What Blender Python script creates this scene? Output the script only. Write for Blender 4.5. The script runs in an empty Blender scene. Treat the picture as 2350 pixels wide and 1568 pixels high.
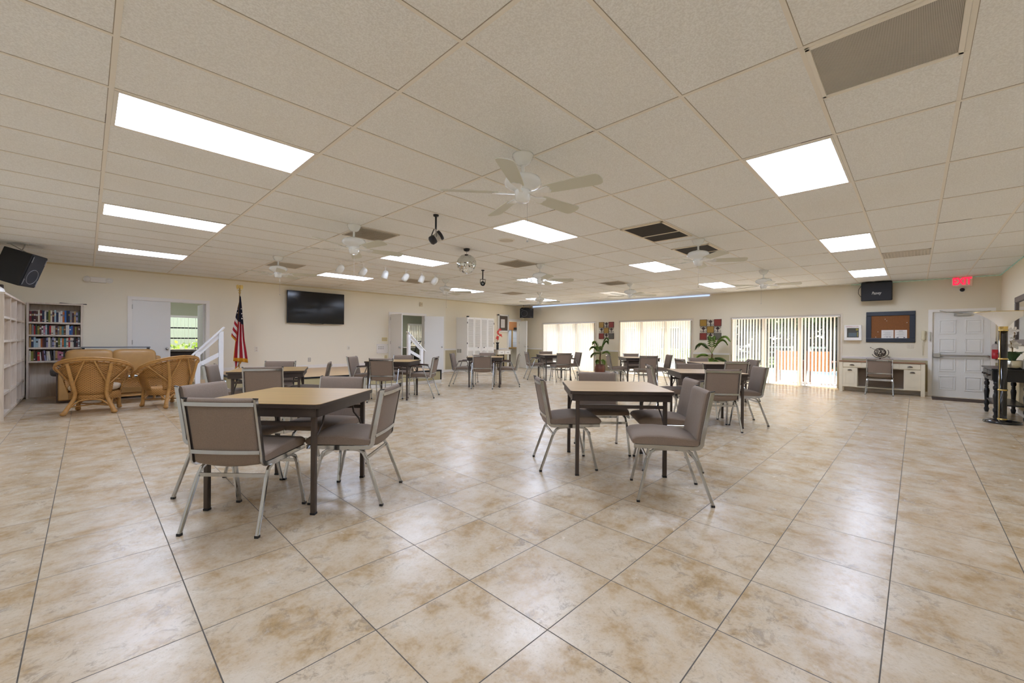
import bpy, math, random
from mathutils import Vector, Matrix
rnd = random.Random(7)
PI = math.pi
scene = bpy.context.scene
COL = scene.collection

# ------------------------------------------------------------------ helpers
def lin(h):
    h = h.lstrip('#')
    o = []
    for i in (0, 2, 4):
        c = int(h[i:i+2], 16)/255
        o.append(c/12.92 if c <= .04045 else ((c+.055)/1.055)**2.4)
    return (o[0], o[1], o[2], 1)

class NT:
    def __init__(s, name):
        s.m = bpy.data.materials.new(name); s.m.use_nodes = True
        s.t = s.m.node_tree; s.t.nodes.clear()
        s.out = s.t.nodes.new('ShaderNodeOutputMaterial')
    def n(s, typ, **kw):
        nd = s.t.nodes.new(typ)
        for k, v in kw.items():
            if k.startswith('_'): setattr(nd, k[1:], v)
            else: s.set(nd, k, v)
        return nd
    def set(s, nd, k, v):
        if k.startswith('i') and k[1:].isdigit(): sock = nd.inputs[int(k[1:])]
        else: sock = nd.inputs[k.replace('_', ' ')]
        if isinstance(v, bpy.types.NodeSocket): s.t.links.new(v, sock)
        elif isinstance(v, bpy.types.Node): s.t.links.new(v.outputs[0], sock)
        else: sock.default_value = v
    def math(s, op, a, b=None, c=None):
        nd = s.t.nodes.new('ShaderNodeMath'); nd.operation = op
        for i, v in enumerate((a, b, c)):
            if v is not None: s.set(nd, 'i%d' % i, v)
        return nd.outputs[0]
    def vmath(s, op, a, b=None):
        nd = s.t.nodes.new('ShaderNodeVectorMath'); nd.operation = op
        s.set(nd, 'i0', a)
        if b is not None: s.set(nd, 'i1', b)
        return nd.outputs[0]
    def mix(s, f, a, b, mode='MIX'):
        nd = s.t.nodes.new('ShaderNodeMix'); nd.data_type = 'RGBA'; nd.blend_type = mode
        s.set(nd, 'i0', f); s.set(nd, 'i6', a); s.set(nd, 'i7', b)
        return nd.outputs[2]
    def ramp(s, f, stops):
        nd = s.t.nodes.new('ShaderNodeValToRGB'); s.set(nd, 'i0', f)
        el = nd.color_ramp.elements
        while len(el) < len(stops): el.new(.5)
        for e, (p, c) in zip(el, stops):
            e.position = p; e.color = c if len(c) == 4 else (*c, 1)
        return nd.outputs[0]
    def maprange(s, v, a, b, c=0., d=1.):
        nd = s.t.nodes.new('ShaderNodeMapRange')
        s.set(nd, 'i0', v)
        for i, q in enumerate((a, b, c, d)): nd.inputs[i+1].default_value = q
        return nd.outputs[0]
    def bsdf(s, **kw):
        nd = s.n('ShaderNodeBsdfPrincipled')
        for k, v in kw.items(): s.set(nd, k, v)
        s.t.links.new(nd.outputs[0], s.out.inputs[0]); return nd
    def bump(s, h, strength=.3, dist=.01):
        return s.n('ShaderNodeBump', Height=h, Strength=strength, Distance=dist).outputs[0]

MATS = {}
def mat(name, hexc, rough=.5, metal=0., spec=.5, noise=0., nscale=30., bump=0., coat=0.):
    if name in MATS: return MATS[name]
    T = NT(name); base = lin(hexc)
    kw = dict(Roughness=rough, Metallic=metal, Specular_IOR_Level=spec)
    b = T.bsdf(**kw)
    if coat: b.inputs['Coat Weight'].default_value = coat
    if noise or bump:
        tc = T.n('ShaderNodeTexCoord')
        nz = T.n('ShaderNodeTexNoise', Vector=tc.outputs['Object'], Scale=nscale, Detail=4.)
        if noise:
            dark = tuple(c*(1-noise) for c in base[:3]) + (1,)
            T.set(b, 'Base_Color', T.mix(T.maprange(nz.outputs[0], .3, .7), dark, base))
        else: b.inputs['Base Color'].default_value = base
        if bump: T.set(b, 'Normal', T.bump(nz.outputs[0], bump, .004))
    else: b.inputs['Base Color'].default_value = base
    MATS[name] = T.m; return T.m

def emis(name, hexc, strength):
    if name in MATS: return MATS[name]
    T = NT(name); e = T.n('ShaderNodeEmission', Color=lin(hexc), Strength=strength)
    T.t.links.new(e.outputs[0], T.out.inputs[0]); MATS[name] = T.m; return T.m

class G:
    """collects shapes and links them as one mesh object"""
    def __init__(s): s.v = []; s.f = []; s.mi = []; s.sm = []; s.m = 0; s.s = False
    def add(s, vs, fs, smooth=None):
        o = len(s.v); s.v += [tuple(v) for v in vs]
        for f in fs:
            s.f.append(tuple(i+o for i in f)); s.mi.append(s.m)
            s.sm.append(s.s if smooth is None else smooth)
        return s
    def box(s, x0, y0, z0, x1, y1, z1):
        x0, x1 = min(x0, x1), max(x0, x1); y0, y1 = min(y0, y1), max(y0, y1); z0, z1 = min(z0, z1), max(z0, z1)
        v = [(x0,y0,z0),(x1,y0,z0),(x1,y1,z0),(x0,y1,z0),(x0,y0,z1),(x1,y0,z1),(x1,y1,z1),(x0,y1,z1)]
        return s.add(v, [(0,3,2,1),(4,5,6,7),(0,1,5,4),(1,2,6,5),(2,3,7,6),(3,0,4,7)], False)
    def obox(s, M, hx, hy, hz):
        v = [M @ Vector((a*hx, b*hy, c*hz)) for c in (-1,1) for a, b in ((-1,-1),(1,-1),(1,1),(-1,1))]
        return s.add(v, [(0,3,2,1),(4,5,6,7),(0,1,5,4),(1,2,6,5),(2,3,7,6),(3,0,4,7)], False)
    def sweep(s, pts, prof, up=None, closed=False, caps=True, smooth=True):
        P = [Vector(p) for p in pts]; n = len(P); k = len(prof[0]) if isinstance(prof[0][0], (tuple, list)) else len(prof)
        rings = []; prev = None
        for i in range(n):
            if closed: t = (P[(i+1) % n]-P[i-1])
            else: t = P[min(i+1, n-1)]-P[max(i-1, 0)]
            t.normalize()
            if up is not None: a = Vector(up)
            elif prev is None: a = Vector((0,0,1)) if abs(t.z) < .9 else Vector((1,0,0))
            else: a = prev
            a = (a - t*a.dot(t)); a.normalize(); prev = a
            b = t.cross(a)
            pr = prof[i] if isinstance(prof[0][0], (tuple, list)) else prof
            rings.append([P[i] + a*q[1] + b*q[0] for q in pr])
        vs = [v for r in rings for v in r]; fs = []
        for i in range(n if closed else n-1):
            j = (i+1) % n
            for q in range(k):
                w = (q+1) % k
                fs.append((i*k+q, i*k+w, j*k+w, j*k+q))
        s.add(vs, fs, smooth)
        if caps and not closed:
            s.add(rings[0], [tuple(range(k-1, -1, -1))], False); s.add(rings[-1], [tuple(range(k))], False)
        return s
    def tube(s, pts, r, n=8, closed=False, caps=True):
        def c(rr): return [(rr*math.cos(2*PI*i/n), rr*math.sin(2*PI*i/n)) for i in range(n)]
        prof = [c(q) for q in r] if isinstance(r, (list, tuple)) else c(r)
        return s.sweep(pts, prof, None, closed, caps, True)
    def bar(s, pts, w, h, up=None, closed=False):
        return s.sweep(pts, [(-w/2,-h/2),(w/2,-h/2),(w/2,h/2),(-w/2,h/2)], up, closed, True, False)
    def lathe(s, prof, n=24, c=(0,0,0), M=None):
        vs = []; fs = []; k = len(prof)
        for i in range(n):
            a = 2*PI*i/n
            for r, z in prof: vs.append(Vector((r*math.cos(a), r*math.sin(a), z)))
        if M is not None: vs = [M @ v for v in vs]
        vs = [v+Vector(c) for v in vs]
        for i in range(n):
            j = (i+1) % n
            for q in range(k-1):
                fs.append((i*k+q, j*k+q, j*k+q+1, i*k+q+1))
        return s.add(vs, fs, True)
    def loft(s, rings, closed=True, caps=True, smooth=True):
        k = len(rings[0]); vs = [v for r in rings for v in r]; fs = []
        for i in range(len(rings)-1):
            for q in range(k if closed else k-1):
                w = (q+1) % k
                fs.append((i*k+q, i*k+w, (i+1)*k+w, (i+1)*k+q))
        s.add(vs, fs, smooth)
        if caps and closed:
            s.add(rings[0], [tuple(range(k-1, -1, -1))], False); s.add(rings[-1], [tuple(range(k))], False)
        return s
    def sphere(s, c, r, nu=16, nv=10, sc=(1,1,1)):
        prof = [(r*math.sin(PI*i/nv), -r*math.cos(PI*i/nv)) for i in range(nv+1)]
        M = Matrix.Diagonal((*sc, 1)); return s.lathe(prof, nu, c, M)
    def prism(s, poly, z0, z1, M=None):
        n = len(poly); v = [Vector((x, y, z0)) for x, y in poly] + [Vector((x, y, z1)) for x, y in poly]
        if M is not None: v = [M @ q for q in v]
        return s.add(v, [tuple(range(n-1, -1, -1)), tuple(range(n, 2*n))] + [(i, (i+1) % n, n+(i+1) % n, n+i) for i in range(n)], False)
    def quad(s, a, b, c, d, smooth=False): return s.add([a, b, c, d], [(0,1,2,3)], smooth)
    def obj(s, name, mats, parent=None, bevel=0., seg=2, loc=None, rot=None, flip=False):
        me = bpy.data.meshes.new(name); me.from_pydata(s.v, [], s.f)
        for m in (mats if isinstance(mats, (list, tuple)) else [mats]): me.materials.append(m)
        me.polygons.foreach_set('material_index', s.mi); me.polygons.foreach_set('use_smooth', s.sm)
        me.update()
        o = bpy.data.objects.new(name, me); COL.objects.link(o)
        if parent is not None: o.parent = parent
        if loc is not None: o.location = loc
        if rot is not None: o.rotation_euler = rot
        if bevel:
            b = o.modifiers.new('bevel', 'BEVEL'); b.width = bevel; b.segments = seg; b.limit_method = 'ANGLE'; b.angle_limit = .7
        return o

def tag(o, label, cat, group=None):
    o['label'] = label; o['category'] = cat
    if group: o['group'] = group
    return o
def thing(name, label, cat, loc=(0,0,0), rz=0., group=None):
    o = bpy.data.objects.new(name, None); COL.objects.link(o); o.empty_display_size = .1
    o.location = loc; o.rotation_euler = (0, 0, rz)
    return tag(o, label, cat, group)
def struct(o): o['kind'] = 'structure'; return o
KIDS = {}
def children(o):
    return [c for c in COL.objects if c.parent == o]
def dup(root, loc, rz, label, kids):
    r = root.copy(); COL.objects.link(r); r.location = loc; r.rotation_euler = (0, 0, rz); r['label'] = label
    for ch, subs in kids:
        c = ch.copy(); COL.objects.link(c); c.parent = r
        for g in subs:
            d = g.copy(); COL.objects.link(d); d.parent = c
    return r
def arc(c, r, a0, a1, n): return [(c[0]+r*math.cos(a0+(a1-a0)*i/n), c[1]+r*math.sin(a0+(a1-a0)*i/n)) for i in range(n+1)]
def rrect(w, h, r, n=4):
    o = []
    for cx, cy, a in ((w/2-r, h/2-r, 0), (-w/2+r, h/2-r, PI/2), (-w/2+r, -h/2+r, PI), (w/2-r, -h/2+r, 1.5*PI)):
        o += arc((cx, cy), r, a, a+PI/2, n)
    return o
RB = Matrix(((0,0,-1,0),(-1,0,0,0),(0,1,0,0),(0,0,0,1)))   # text/sign frame on the wall that faces -x
RA = Matrix(((1,0,0,0),(0,0,-1,0),(0,1,0,0),(0,0,0,1)))    # the same on the wall that faces -y
RC = Matrix(((-1,0,0,0),(0,0,1,0),(0,1,0,0),(0,0,0,1)))    # facing +y
def text(name, body, size, M, m, parent=None, extrude=.002, shear=0., sx=1., offset=0.):
    cu = bpy.data.curves.new(name, 'FONT'); cu.body = body; cu.size = size; cu.align_x = 'CENTER'; cu.align_y = 'CENTER'
    cu.extrude = extrude; cu.shear = shear; cu.offset = offset; cu.resolution_u = 4
    tmp = bpy.data.objects.new(name+'_tmp', cu); COL.objects.link(tmp)
    dg = bpy.context.evaluated_depsgraph_get()
    me = bpy.data.meshes.new_from_object(tmp.evaluated_get(dg)); bpy.data.objects.remove(tmp); bpy.data.curves.remove(cu)
    me.transform(M @ Matrix.Diagonal((sx, 1, 1, 1))); me.materials.clear(); me.materials.append(m); me.name = name
    o = bpy.data.objects.new(name, me); COL.objects.link(o)
    if parent is not None: o.parent = parent
    return o

# ------------------------------------------------------------------ constants of the room
XB, YA, YC, XD, CE = 13.7, 12.6, -1.31, -1.18, 2.7198
GX, GY, TT, TF = .0985, 2.8695, .6096, .508          # ceiling grid origin / tile, floor tile
FX, FY = 1.3561, 1.0993

# ------------------------------------------------------------------ materials
def mat_floor():
    T = NT('floor_tile')
    pos = T.n('ShaderNodeNewGeometry').outputs['Position']
    p = T.vmath('DIVIDE', T.vmath('SUBTRACT', pos, (FX, FY, 0)), (TF, TF, 1))
    cell = T.vmath('FLOOR', p); fr = T.vmath('FRACTION', p)
    wn = T.n('ShaderNodeTexWhiteNoise', _noise_dimensions='2D', Vector=cell)
    sep = T.n('ShaderNodeSeparateXYZ', Vector=fr)
    def edge(v): return T.math('ABSOLUTE', T.math('SUBTRACT', v, .5))
    e = T.math('MAXIMUM', edge(sep.outputs[0]), edge(sep.outputs[1]))
    grout = T.maprange(e, .4945, .4962)
    off = T.vmath('MULTIPLY', wn.outputs['Color'], (37., 53., 11.))
    co = T.vmath('ADD', pos, off)
    n1 = T.n('ShaderNodeTexNoise', Vector=co, Scale=4.2, Detail=12., Roughness=.7, Distortion=.15).outputs[0]
    n2 = T.n('ShaderNodeTexNoise', Vector=co, Scale=11., Detail=12., Roughness=.8, Distortion=.7).outputs[0]
    n3 = T.n('ShaderNodeTexNoise', Vector=T.vmath('ADD', co, (9., 4., 0.)), Scale=2.6, Detail=4., Roughness=.6).outputs[0]
    n4 = T.n('ShaderNodeTexNoise', Vector=co, Scale=70., Detail=5., Roughness=.7).outputs[0]
    base = T.ramp(n1, [(.28, lin('#967a50')), (.37, lin('#b1966f')), (.46, lin('#c2ae92')), (.62, lin('#cfc2ae'))])
    vein = T.math('MULTIPLY', T.maprange(n2, .52, .62), T.maprange(n3, .44, .58))
    base = T.mix(T.math('MULTIPLY', vein, .6), base, lin('#6b5d50'))
    v2 = T.math('MULTIPLY', T.maprange(n2, .40, .33), T.maprange(n3, .52, .36))
    base = T.mix(T.math('MULTIPLY', v2, .6), base, lin('#dccfb6'))
    base = T.mix(T.math('MULTIPLY', T.maprange(n4, .52, .72), .34), base, lin('#84705a'))
    base = T.mix(T.math('MULTIPLY', wn.outputs['Value'], .14), base, lin('#bda584'))
    base = T.mix(grout, base, lin('#4f483e'))
    rough = T.math('ADD', T.math('MULTIPLY', n2, .12), .2)
    rough = T.math('ADD', rough, T.math('MULTIPLY', grout, .4))
    h = T.math('SUBTRACT', T.math('MULTIPLY', n4, .35), grout)
    b = T.bsdf(Base_Color=base, Roughness=rough, Specular_IOR_Level=.5, Normal=T.bump(h, .12, .002))
    return T.m
def mat_ceiling():
    T = NT('ceiling_tile')
    pos = T.n('ShaderNodeNewGeometry').outputs['Position']
    n1 = T.n('ShaderNodeTexNoise', Vector=pos, Scale=120., Detail=3.).outputs[0]
    n2 = T.n('ShaderNodeTexNoise', Vector=pos, Scale=.6, Detail=2.).outputs[0]
    p = T.vmath('DIVIDE', T.vmath('SUBTRACT', pos, (GX, GY, 0)), (TT*2, TT, 1))
    wn = T.n('ShaderNodeTexWhiteNoise', _noise_dimensions='2D', Vector=T.vmath('FLOOR', p))
    base = T.mix(T.maprange(n1, .38, .62), lin('#e8e9e8'), lin('#f7f9f9'))
    base = T.mix(T.math('MULTIPLY', wn.outputs['Value'], .22), base, lin('#efebe4'))
    base = T.mix(T.math('MULTIPLY', T.maprange(n2, .5, .75), .15), base, lin('#e3d9c8'))
    T.bsdf(Base_Color=base, Roughness=.95, Specular_IOR_Level=.1, Normal=T.bump(n1, .35, .0025))
    return T.m
def mat_wall(name, up, low, zr=.83):
    T = NT(name)
    pos = T.n('ShaderNodeNewGeometry').outputs['Position']
    sp = T.n('ShaderNodeSeparateXYZ', Vector=pos)
    n1 = T.n('ShaderNodeTexNoise', Vector=pos, Scale=90., Detail=3.).outputs[0]
    f = T.math('LESS_THAN', sp.outputs[2], zr)
    base = T.mix(f, lin(up), lin(low))
    T.bsdf(Base_Color=base, Roughness=.75, Specular_IOR_Level=.25, Normal=T.bump(n1, .12, .002))
    return T.m
def mat_fabric(name, a, b):
    T = NT(name); tc = T.n('ShaderNodeTexCoord').outputs['Object']
    w = T.n('ShaderNodeTexNoise', Vector=tc, Scale=420., Detail=2.).outputs[0]
    w2 = T.n('ShaderNodeTexNoise', Vector=tc, Scale=6., Detail=2.).outputs[0]
    base = T.mix(T.maprange(w, .35, .65), lin(a), lin(b))
    base = T.mix(T.math('MULTIPLY', T.maprange(w2, .4, .7), .15), base, lin(a))
    d = T.bsdf(Base_Color=base, Roughness=.9, Specular_IOR_Level=.2, Normal=T.bump(w, .25, .001))
    d.inputs['Sheen Weight'].default_value = .12
    return T.m
def mat_wood(name, a, b, sx=2., sy=40., rough=.35, axis='X', spec=.5):
    T = NT(name); tc = T.n('ShaderNodeTexCoord').outputs['Object']
    s = {'X': (sx, sy, sy), 'Y': (sy, sx, sy), 'Z': (sy, sy, sx)}[axis]
    w = T.n('ShaderNodeTexNoise', Vector=T.vmath('MULTIPLY', tc, s), Scale=1., Detail=5., Distortion=.6).outputs[0]
    base = T.mix(T.maprange(w, .3, .7), lin(a), lin(b))
    T.bsdf(Base_Color=base, Roughness=rough, Specular_IOR_Level=spec, Normal=T.bump(w, .08, .001))
    return T.m
def mat_wicker():
    T = NT('woven_wicker'); tc = T.n('ShaderNodeTexCoord').outputs['UV'] ; ob = T.n('ShaderNodeTexCoord').outputs['Object']
    sp = T.n('ShaderNodeSeparateXYZ', Vector=ob)
    ang = T.math('ARCTAN2', sp.outputs[0], T.math('SUBTRACT', sp.outputs[1], .15))
    u = T.math('MULTIPLY', ang, 11.); v = T.math('MULTIPLY', sp.outputs[2], 58.)
    row = T.math('MULTIPLY', T.math('FLOOR', v), .5)
    a = T.math('ABSOLUTE', T.math('SINE', T.math('MULTIPLY', T.math('ADD', u, row), PI)))
    b = T.math('ABSOLUTE', T.math('SINE', T.math('MULTIPLY', v, PI)))
    h = T.math('MULTIPLY', T.math('POWER', a, .5), T.math('POWER', b, .5))
    base = T.mix(h, lin('#6a4418'), lin('#cf9a55'))
    T.bsdf(Base_Color=base, Roughness=.45, Normal=T.bump(h, .8, .01))
    return T.m
def mat_grille(name, a, b, scale):
    T = NT(name); pos = T.n('ShaderNodeNewGeometry').outputs['Position']
    fr = T.vmath('FRACTION', T.vmath('MULTIPLY', pos, (scale, scale, scale)))
    sp = T.n('ShaderNodeSeparateXYZ', Vector=T.vmath('SUBTRACT', fr, (.5, .5, .5)))
    d = T.math('SQRT', T.math('ADD', T.math('POWER', sp.outputs[0], 2.), T.math('POWER', sp.outputs[1], 2.)))
    n = T.n('ShaderNodeTexNoise', Vector=pos, Scale=5., Detail=3.).outputs[0]
    hole = T.mix(T.maprange(n, .4, .65), lin(b), lin('#6b6257'))
    base = T.mix(T.maprange(d, .38, .33), lin(a), hole)
    T.bsdf(Base_Color=base, Roughness=.6)
    return T.m
def mat_glass():
    T = NT('window_glass')
    tr = T.n('ShaderNodeBsdfTransparent', Color=(.93, .95, .94, 1)); gl = T.n('ShaderNodeBsdfGlossy', Roughness=.02)
    mx = T.n('ShaderNodeMixShader', i0=.06); T.set(mx, 'i1', tr); T.set(mx, 'i2', gl)
    T.t.links.new(mx.outputs[0], T.out.inputs[0]); return T.m
def mat_vane():
    T = NT('blind_vane')
    d = T.n('ShaderNodeBsdfDiffuse', Color=lin('#f4efe6')); tl = T.n('ShaderNodeBsdfTranslucent', Color=lin('#f6ecdc'))
    mx = T.n('ShaderNodeMixShader', i0=.04); T.set(mx, 'i1', d); T.set(mx, 'i2', tl)
    T.t.links.new(mx.outputs[0], T.out.inputs[0]); return T.m
def mat_leaf(name, a, b):
    T = NT(name); ob = T.n('ShaderNodeNewGeometry').outputs['Position']
    n = T.n('ShaderNodeTexNoise', Vector=ob, Scale=5., Detail=3.).outputs[0]
    c = T.mix(T.maprange(n, .35, .65), lin(a), lin(b))
    d = T.n('ShaderNodeBsdfPrincipled', Base_Color=c, Roughness=.5); tl = T.n('ShaderNodeBsdfTranslucent', Color=c)
    mx = T.n('ShaderNodeMixShader', i0=.25); T.set(mx, 'i1', d); T.set(mx, 'i2', tl)
    T.t.links.new(mx.outputs[0], T.out.inputs[0]); return T.m
def mat_noise(name, stops, scale, rough=.9, detail=6.):
    T = NT(name); ob = T.n('ShaderNodeNewGeometry').outputs['Position']
    n = T.n('ShaderNodeTexNoise', Vector=ob, Scale=scale, Detail=detail).outputs[0]
    T.bsdf(Base_Color=T.ramp(n, [(p, lin(c)) for p, c in stops]), Roughness=rough); return T.m

m_floor = mat_floor(); m_ceil = mat_ceiling()
m_cream = mat_wall('cream_wall', '#efe9d8', '#efe9d8'); m_two = mat_wall('cream_and_khaki_wall', '#ede4ce', '#bfb393')
m_two_b = mat_wall('tan_and_khaki_wall', '#e0d7c2', '#b9af8e')
m_green = mat_wall('green_wall', '#a2a592', '#6b6d5d', .84); m_sage = mat_wall('sage_wall', '#c3c6ae', '#c3c6ae'); m_grey = mat_wall('grey_wall', '#cfcabd', '#bdbab0')
m_white = mat('white_paint', '#ece9e4', .35); m_door = mat('white_door', '#e6e6e4', .35)
m_grid = mat('grid_white', '#efeae0', .5); m_cool = mat('white_fan_enamel', '#eef0ee', .18, spec=.6, coat=.3)
m_blade = mat('fan_blade_white', '#cfcfc0', .45)
m_panel = emis('lit_diffuser', '#d8e5ff', 7.); m_dim = emis('dim_diffuser', '#fff2df', .32)
m_chrome = mat('chrome', '#b9bbbd', .12, 1.); m_steel = mat('satin_steel', '#b9b8b4', .32, 1.); m_brass = mat('brass', '#dcc078', .22, 1.)
m_fab = mat_fabric('taupe_fabric', '#7b6b5e', '#908072'); m_black = mat('black_plastic', '#17171a', .45); m_blackg = mat('black_gloss', '#0d0d10', .1, coat=.5)
m_blackw = mat('black_painted_wood', '#15161a', .3)
m_oak = mat_wood('oak_laminate', '#9c7e4c', '#ba9862', 1.5, 45., .3); m_tan = mat_wood('tan_laminate', '#bc9f78', '#c8ab85', 3., 8., .3)
m_edge = mat('dark_brown_edge', '#3e332d', .4, noise=.2, nscale=12.); m_legb = mat('dark_brown_steel', '#453a33', .4)
m_arm = mat('brown_armrest', '#4a352a', .4)
m_rattan = mat('rattan_pole', '#bd8d4e', .4, noise=.25, nscale=25.); m_wicker = mat_wicker()
m_cush = mat('beige_cushion', '#b9a78f', .9, noise=.1); m_leather = mat('tan_leather', '#b98f57', .38, noise=.12, nscale=8., bump=.3)
m_dleather = mat('dark_grey_leather', '#4b4744', .4); m_brown = mat('dark_brown_trim', '#3d2a20', .4)
m_shelf = mat_wood('pale_whitewashed_oak', '#cabcab', '#ded3c5', 2., 30., .5, 'Z')
m_stage = mat_wood('stage_laminate', '#b8966b', '#cbab80', 1., 22., .35); m_glass = mat_glass(); m_vane = mat_vane()
m_khaki = mat('khaki_paint', '#bdb38d', .6); m_hole = mat('dark_filter', '#38322c', .9, noise=.3, nscale=60.)
m_cframe = mat('cream_metal', '#e6d9c2', .45); m_gvent = mat('grey_vent', '#d2cabd', .6); m_bigv = mat_grille('perforated_grille', '#cfcac0', '#4a4743', 180.)
m_alu = mat('window_frame', '#d7cdbc', .4); m_ply = mat('rail_white', '#edeff2', .35)

# ------------------------------------------------------------------ room shell
def wall(name, axis, pos, thick, a0, a1, z1, openings, m):
    """wall with rectangular openings (s0, s1, z0, z1); axis 'y' = runs along x at y=pos"""
    g = G()
    def seg(s0, s1, za, zb):
        if s1-s0 < 1e-4 or zb-za < 1e-4: return
        if axis == 'y': g.box(s0, pos, za, s1, pos+thick, zb)
        else: g.box(pos, s0, za, pos+thick, s1, zb)
    c = a0
    for s0, s1, za, zb in sorted(openings):
        seg(c, s0, 0, z1); seg(s0, s1, zb, z1); seg(s0, s1, 0, za); c = s1
    seg(c, a1, 0, z1)
    return struct(g.obj(name, m))
g = G(); g.box(XD-.2, YC-.2, -.12, XB+.1, 12.7, 0); g.box(-1.2, 12.7, -.12, 4.7, 16.4, 0); g.box(5.3, 12.7, -.12, 11.8, 16.4, 0); g.box(12.2, 12.7, -.12, 15.8, 14.6, 0)
struct(g.obj('floor', m_floor))
g = G(); g.box(XD-.2, YC-.2, CE, XB+.2, YA+.15, CE+.1)
ceil_o = struct(g.obj('ceiling', m_ceil))
g = G()
i0, i1 = -2, 12
for i in range(i0, i1):
    x = GX+i*2*TT
    if XD < x < XB: g.box(x-.012, YC, CE-.004, x+.012, YA, CE)
for j in range(-8, 18):
    y = GY+j*TT
    if YC < y < YA: g.box(XD, y-.0105, CE-.003, XB, y+.0105, CE)
for (i, j) in ((2, 4), (2, 10), (4.5, 4), (4.5, 10), (7.5, 4), (7.5, 10), (2, -5), (7.5, -5)):
    x = GX+(i+.5)*2*TT
    g.box(x-.012, GY+j*TT, CE-.004, x+.012, GY+(j+1)*TT, CE)
struct(g.obj('ceiling_grid', m_grid, ceil_o))
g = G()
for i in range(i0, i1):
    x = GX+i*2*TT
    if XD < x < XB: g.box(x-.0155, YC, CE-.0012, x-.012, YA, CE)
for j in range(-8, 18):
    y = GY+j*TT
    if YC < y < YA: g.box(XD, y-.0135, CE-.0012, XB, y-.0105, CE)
struct(g.obj('ceiling_seam_shade', mat('seam_shade_grey', '#aaa091', .9), ceil_o))  # grey strips beside every tee: shade of the recessed tile edge as colour
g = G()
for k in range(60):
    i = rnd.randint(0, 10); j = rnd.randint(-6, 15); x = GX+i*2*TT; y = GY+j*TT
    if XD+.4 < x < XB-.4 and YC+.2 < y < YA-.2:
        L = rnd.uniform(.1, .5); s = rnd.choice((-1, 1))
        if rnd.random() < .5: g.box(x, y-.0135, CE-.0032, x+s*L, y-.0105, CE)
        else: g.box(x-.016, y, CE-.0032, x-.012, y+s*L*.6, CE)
struct(g.obj('ceiling_gap_shadows', mat('gap_shadow', '#6d6356', .9), ceil_o))  # dark strips, their colour standing in for shade in the tile gaps
A1, A2, A3 = (.70, 2.06), (7.09, 8.43), (12.71, 13.4)
WIN = [(8.86, 11.50), (5.18, 7.82), (1.40, 4.03)]
DC = (-1.17, -.28)
wall('wall_left_stage_side', 'y', YA, .15, XD-.2, 9.36, CE, [(*A1, 0, 2.06), (*A2, 0, 2.06)], m_cream)
wall('wall_left_far', 'y', YA, .15, 9.36, XB+.2, CE, [(*A3, 0, 2.06)], m_two)
wall('wall_right', 'x', XB, .2, YC-.2, YA+.15, CE, [(a, b, 0, 1.95) for a, b in WIN] + [(*DC, 0, 1.945)], m_two_b)
wall('wall_front', 'y', YC-.15, .15, XD-.2, XB+.2, CE, [], m_two)
wall('wall_back', 'x', XD-.15, .15, YC, YA, CE, [], m_cream)
# back rooms seen through the open doors
wall('wall_games_room', 'y', 16.2, .15, -1.2, 4.7, 2.6, [(1.7, 3.4, .86, 1.84)], m_sage)
g = G(); g.box(-1.2, 12.75, 0, -1.05, 16.2, 2.6); g.box(4.55, 12.75, 0, 4.7, 16.2, 2.6); struct(g.obj('wall_games_room_sides', m_sage))
g = G(); g.box(-1.2, 12.75, 2.6, 4.7, 16.35, 2.7); g.box(5.3, 12.75, 2.6, 11.8, 16.35, 2.7); g.box(12.2, 12.75, 2.6, 15.8, 14.6, 2.7); struct(g.obj('ceiling_back_rooms', m_ceil))
wall('wall_exercise_room', 'y', 16.2, .15, 5.3, 11.8, 2.6, [(10.0, 11.5, .95, 1.86)], m_green)
g = G(); g.box(5.3, 12.75, 0, 5.45, 16.2, 2.6); g.box(11.65, 12.75, 0, 11.8, 16.2, 2.6); struct(g.obj('wall_exercise_room_sides', m_green))
g = G(); g.box(5.45, 16.17, .83, 11.65, 16.2, .87); struct(g.obj('trim_exercise_room', m_white))
wall('wall_office', 'y', 14.4, .15, 12.2, 15.8, 2.6, [(14.2, 15.6, .86, 1.72)], m_grey)
g = G(); g.box(12.2, 12.75, 0, 12.35, 14.4, 2.6); g.box(15.65, 12.75, 0, 15.8, 14.4, 2.6); g.box(13.9, 12.6, 0, 15.8, 12.75, 2.6); struct(g.obj('wall_office_sides', m_grey))

# baseboards, chair rails, door casings
g = G()
for a, b in ((XD, A1[0]-.08), (A2[1]+.075, 9.2), (9.2, 9.85), (11.25, A3[0]-.07), (A3[1]+.07, XB)): g.box(a, YA-.014, 0, b, YA, .09)
g.box(2.2, YA-.014, .36, 7.0, YA, .45)
struct(g.obj('baseboard_left', m_white))
g = G()
edges = [YC] + [v for w in sorted([(a-.03, b+.03) for a, b in WIN] + [(DC[0]-.07, DC[1]+.07)]) for v in w] + [YA]
for a, b in zip(edges[::2], edges[1::2]): g.box(XB-.014, a, 0, XB, b, .09)
struct(g.obj('baseboard_right', m_white))
g = G(); g.box(XD, YC, 0, XB, YC+.014, .09); struct(g.obj('baseboard_front', m_white))
def rail(g, f):
    for z0, z1, d in ((.815, .835, .012), (.835, .862, .02), (.862, .872, .03)): f(g, z0, z1, d)
g = G()
for a, b in ((9.1, 9.85), (11.25, A3[0]-.07)): rail(g, lambda g, z0, z1, d: g.box(a, YA-d, z0, b, YA, z1))
struct(g.obj('trim_chair_rail_left', m_white))
g = G()
for a, b in zip(edges[::2], edges[1::2]): rail(g, lambda g, z0, z1, d: g.box(XB-d, a, z0, XB, b, z1))
struct(g.obj('trim_chair_rail_right', m_white))
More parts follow.
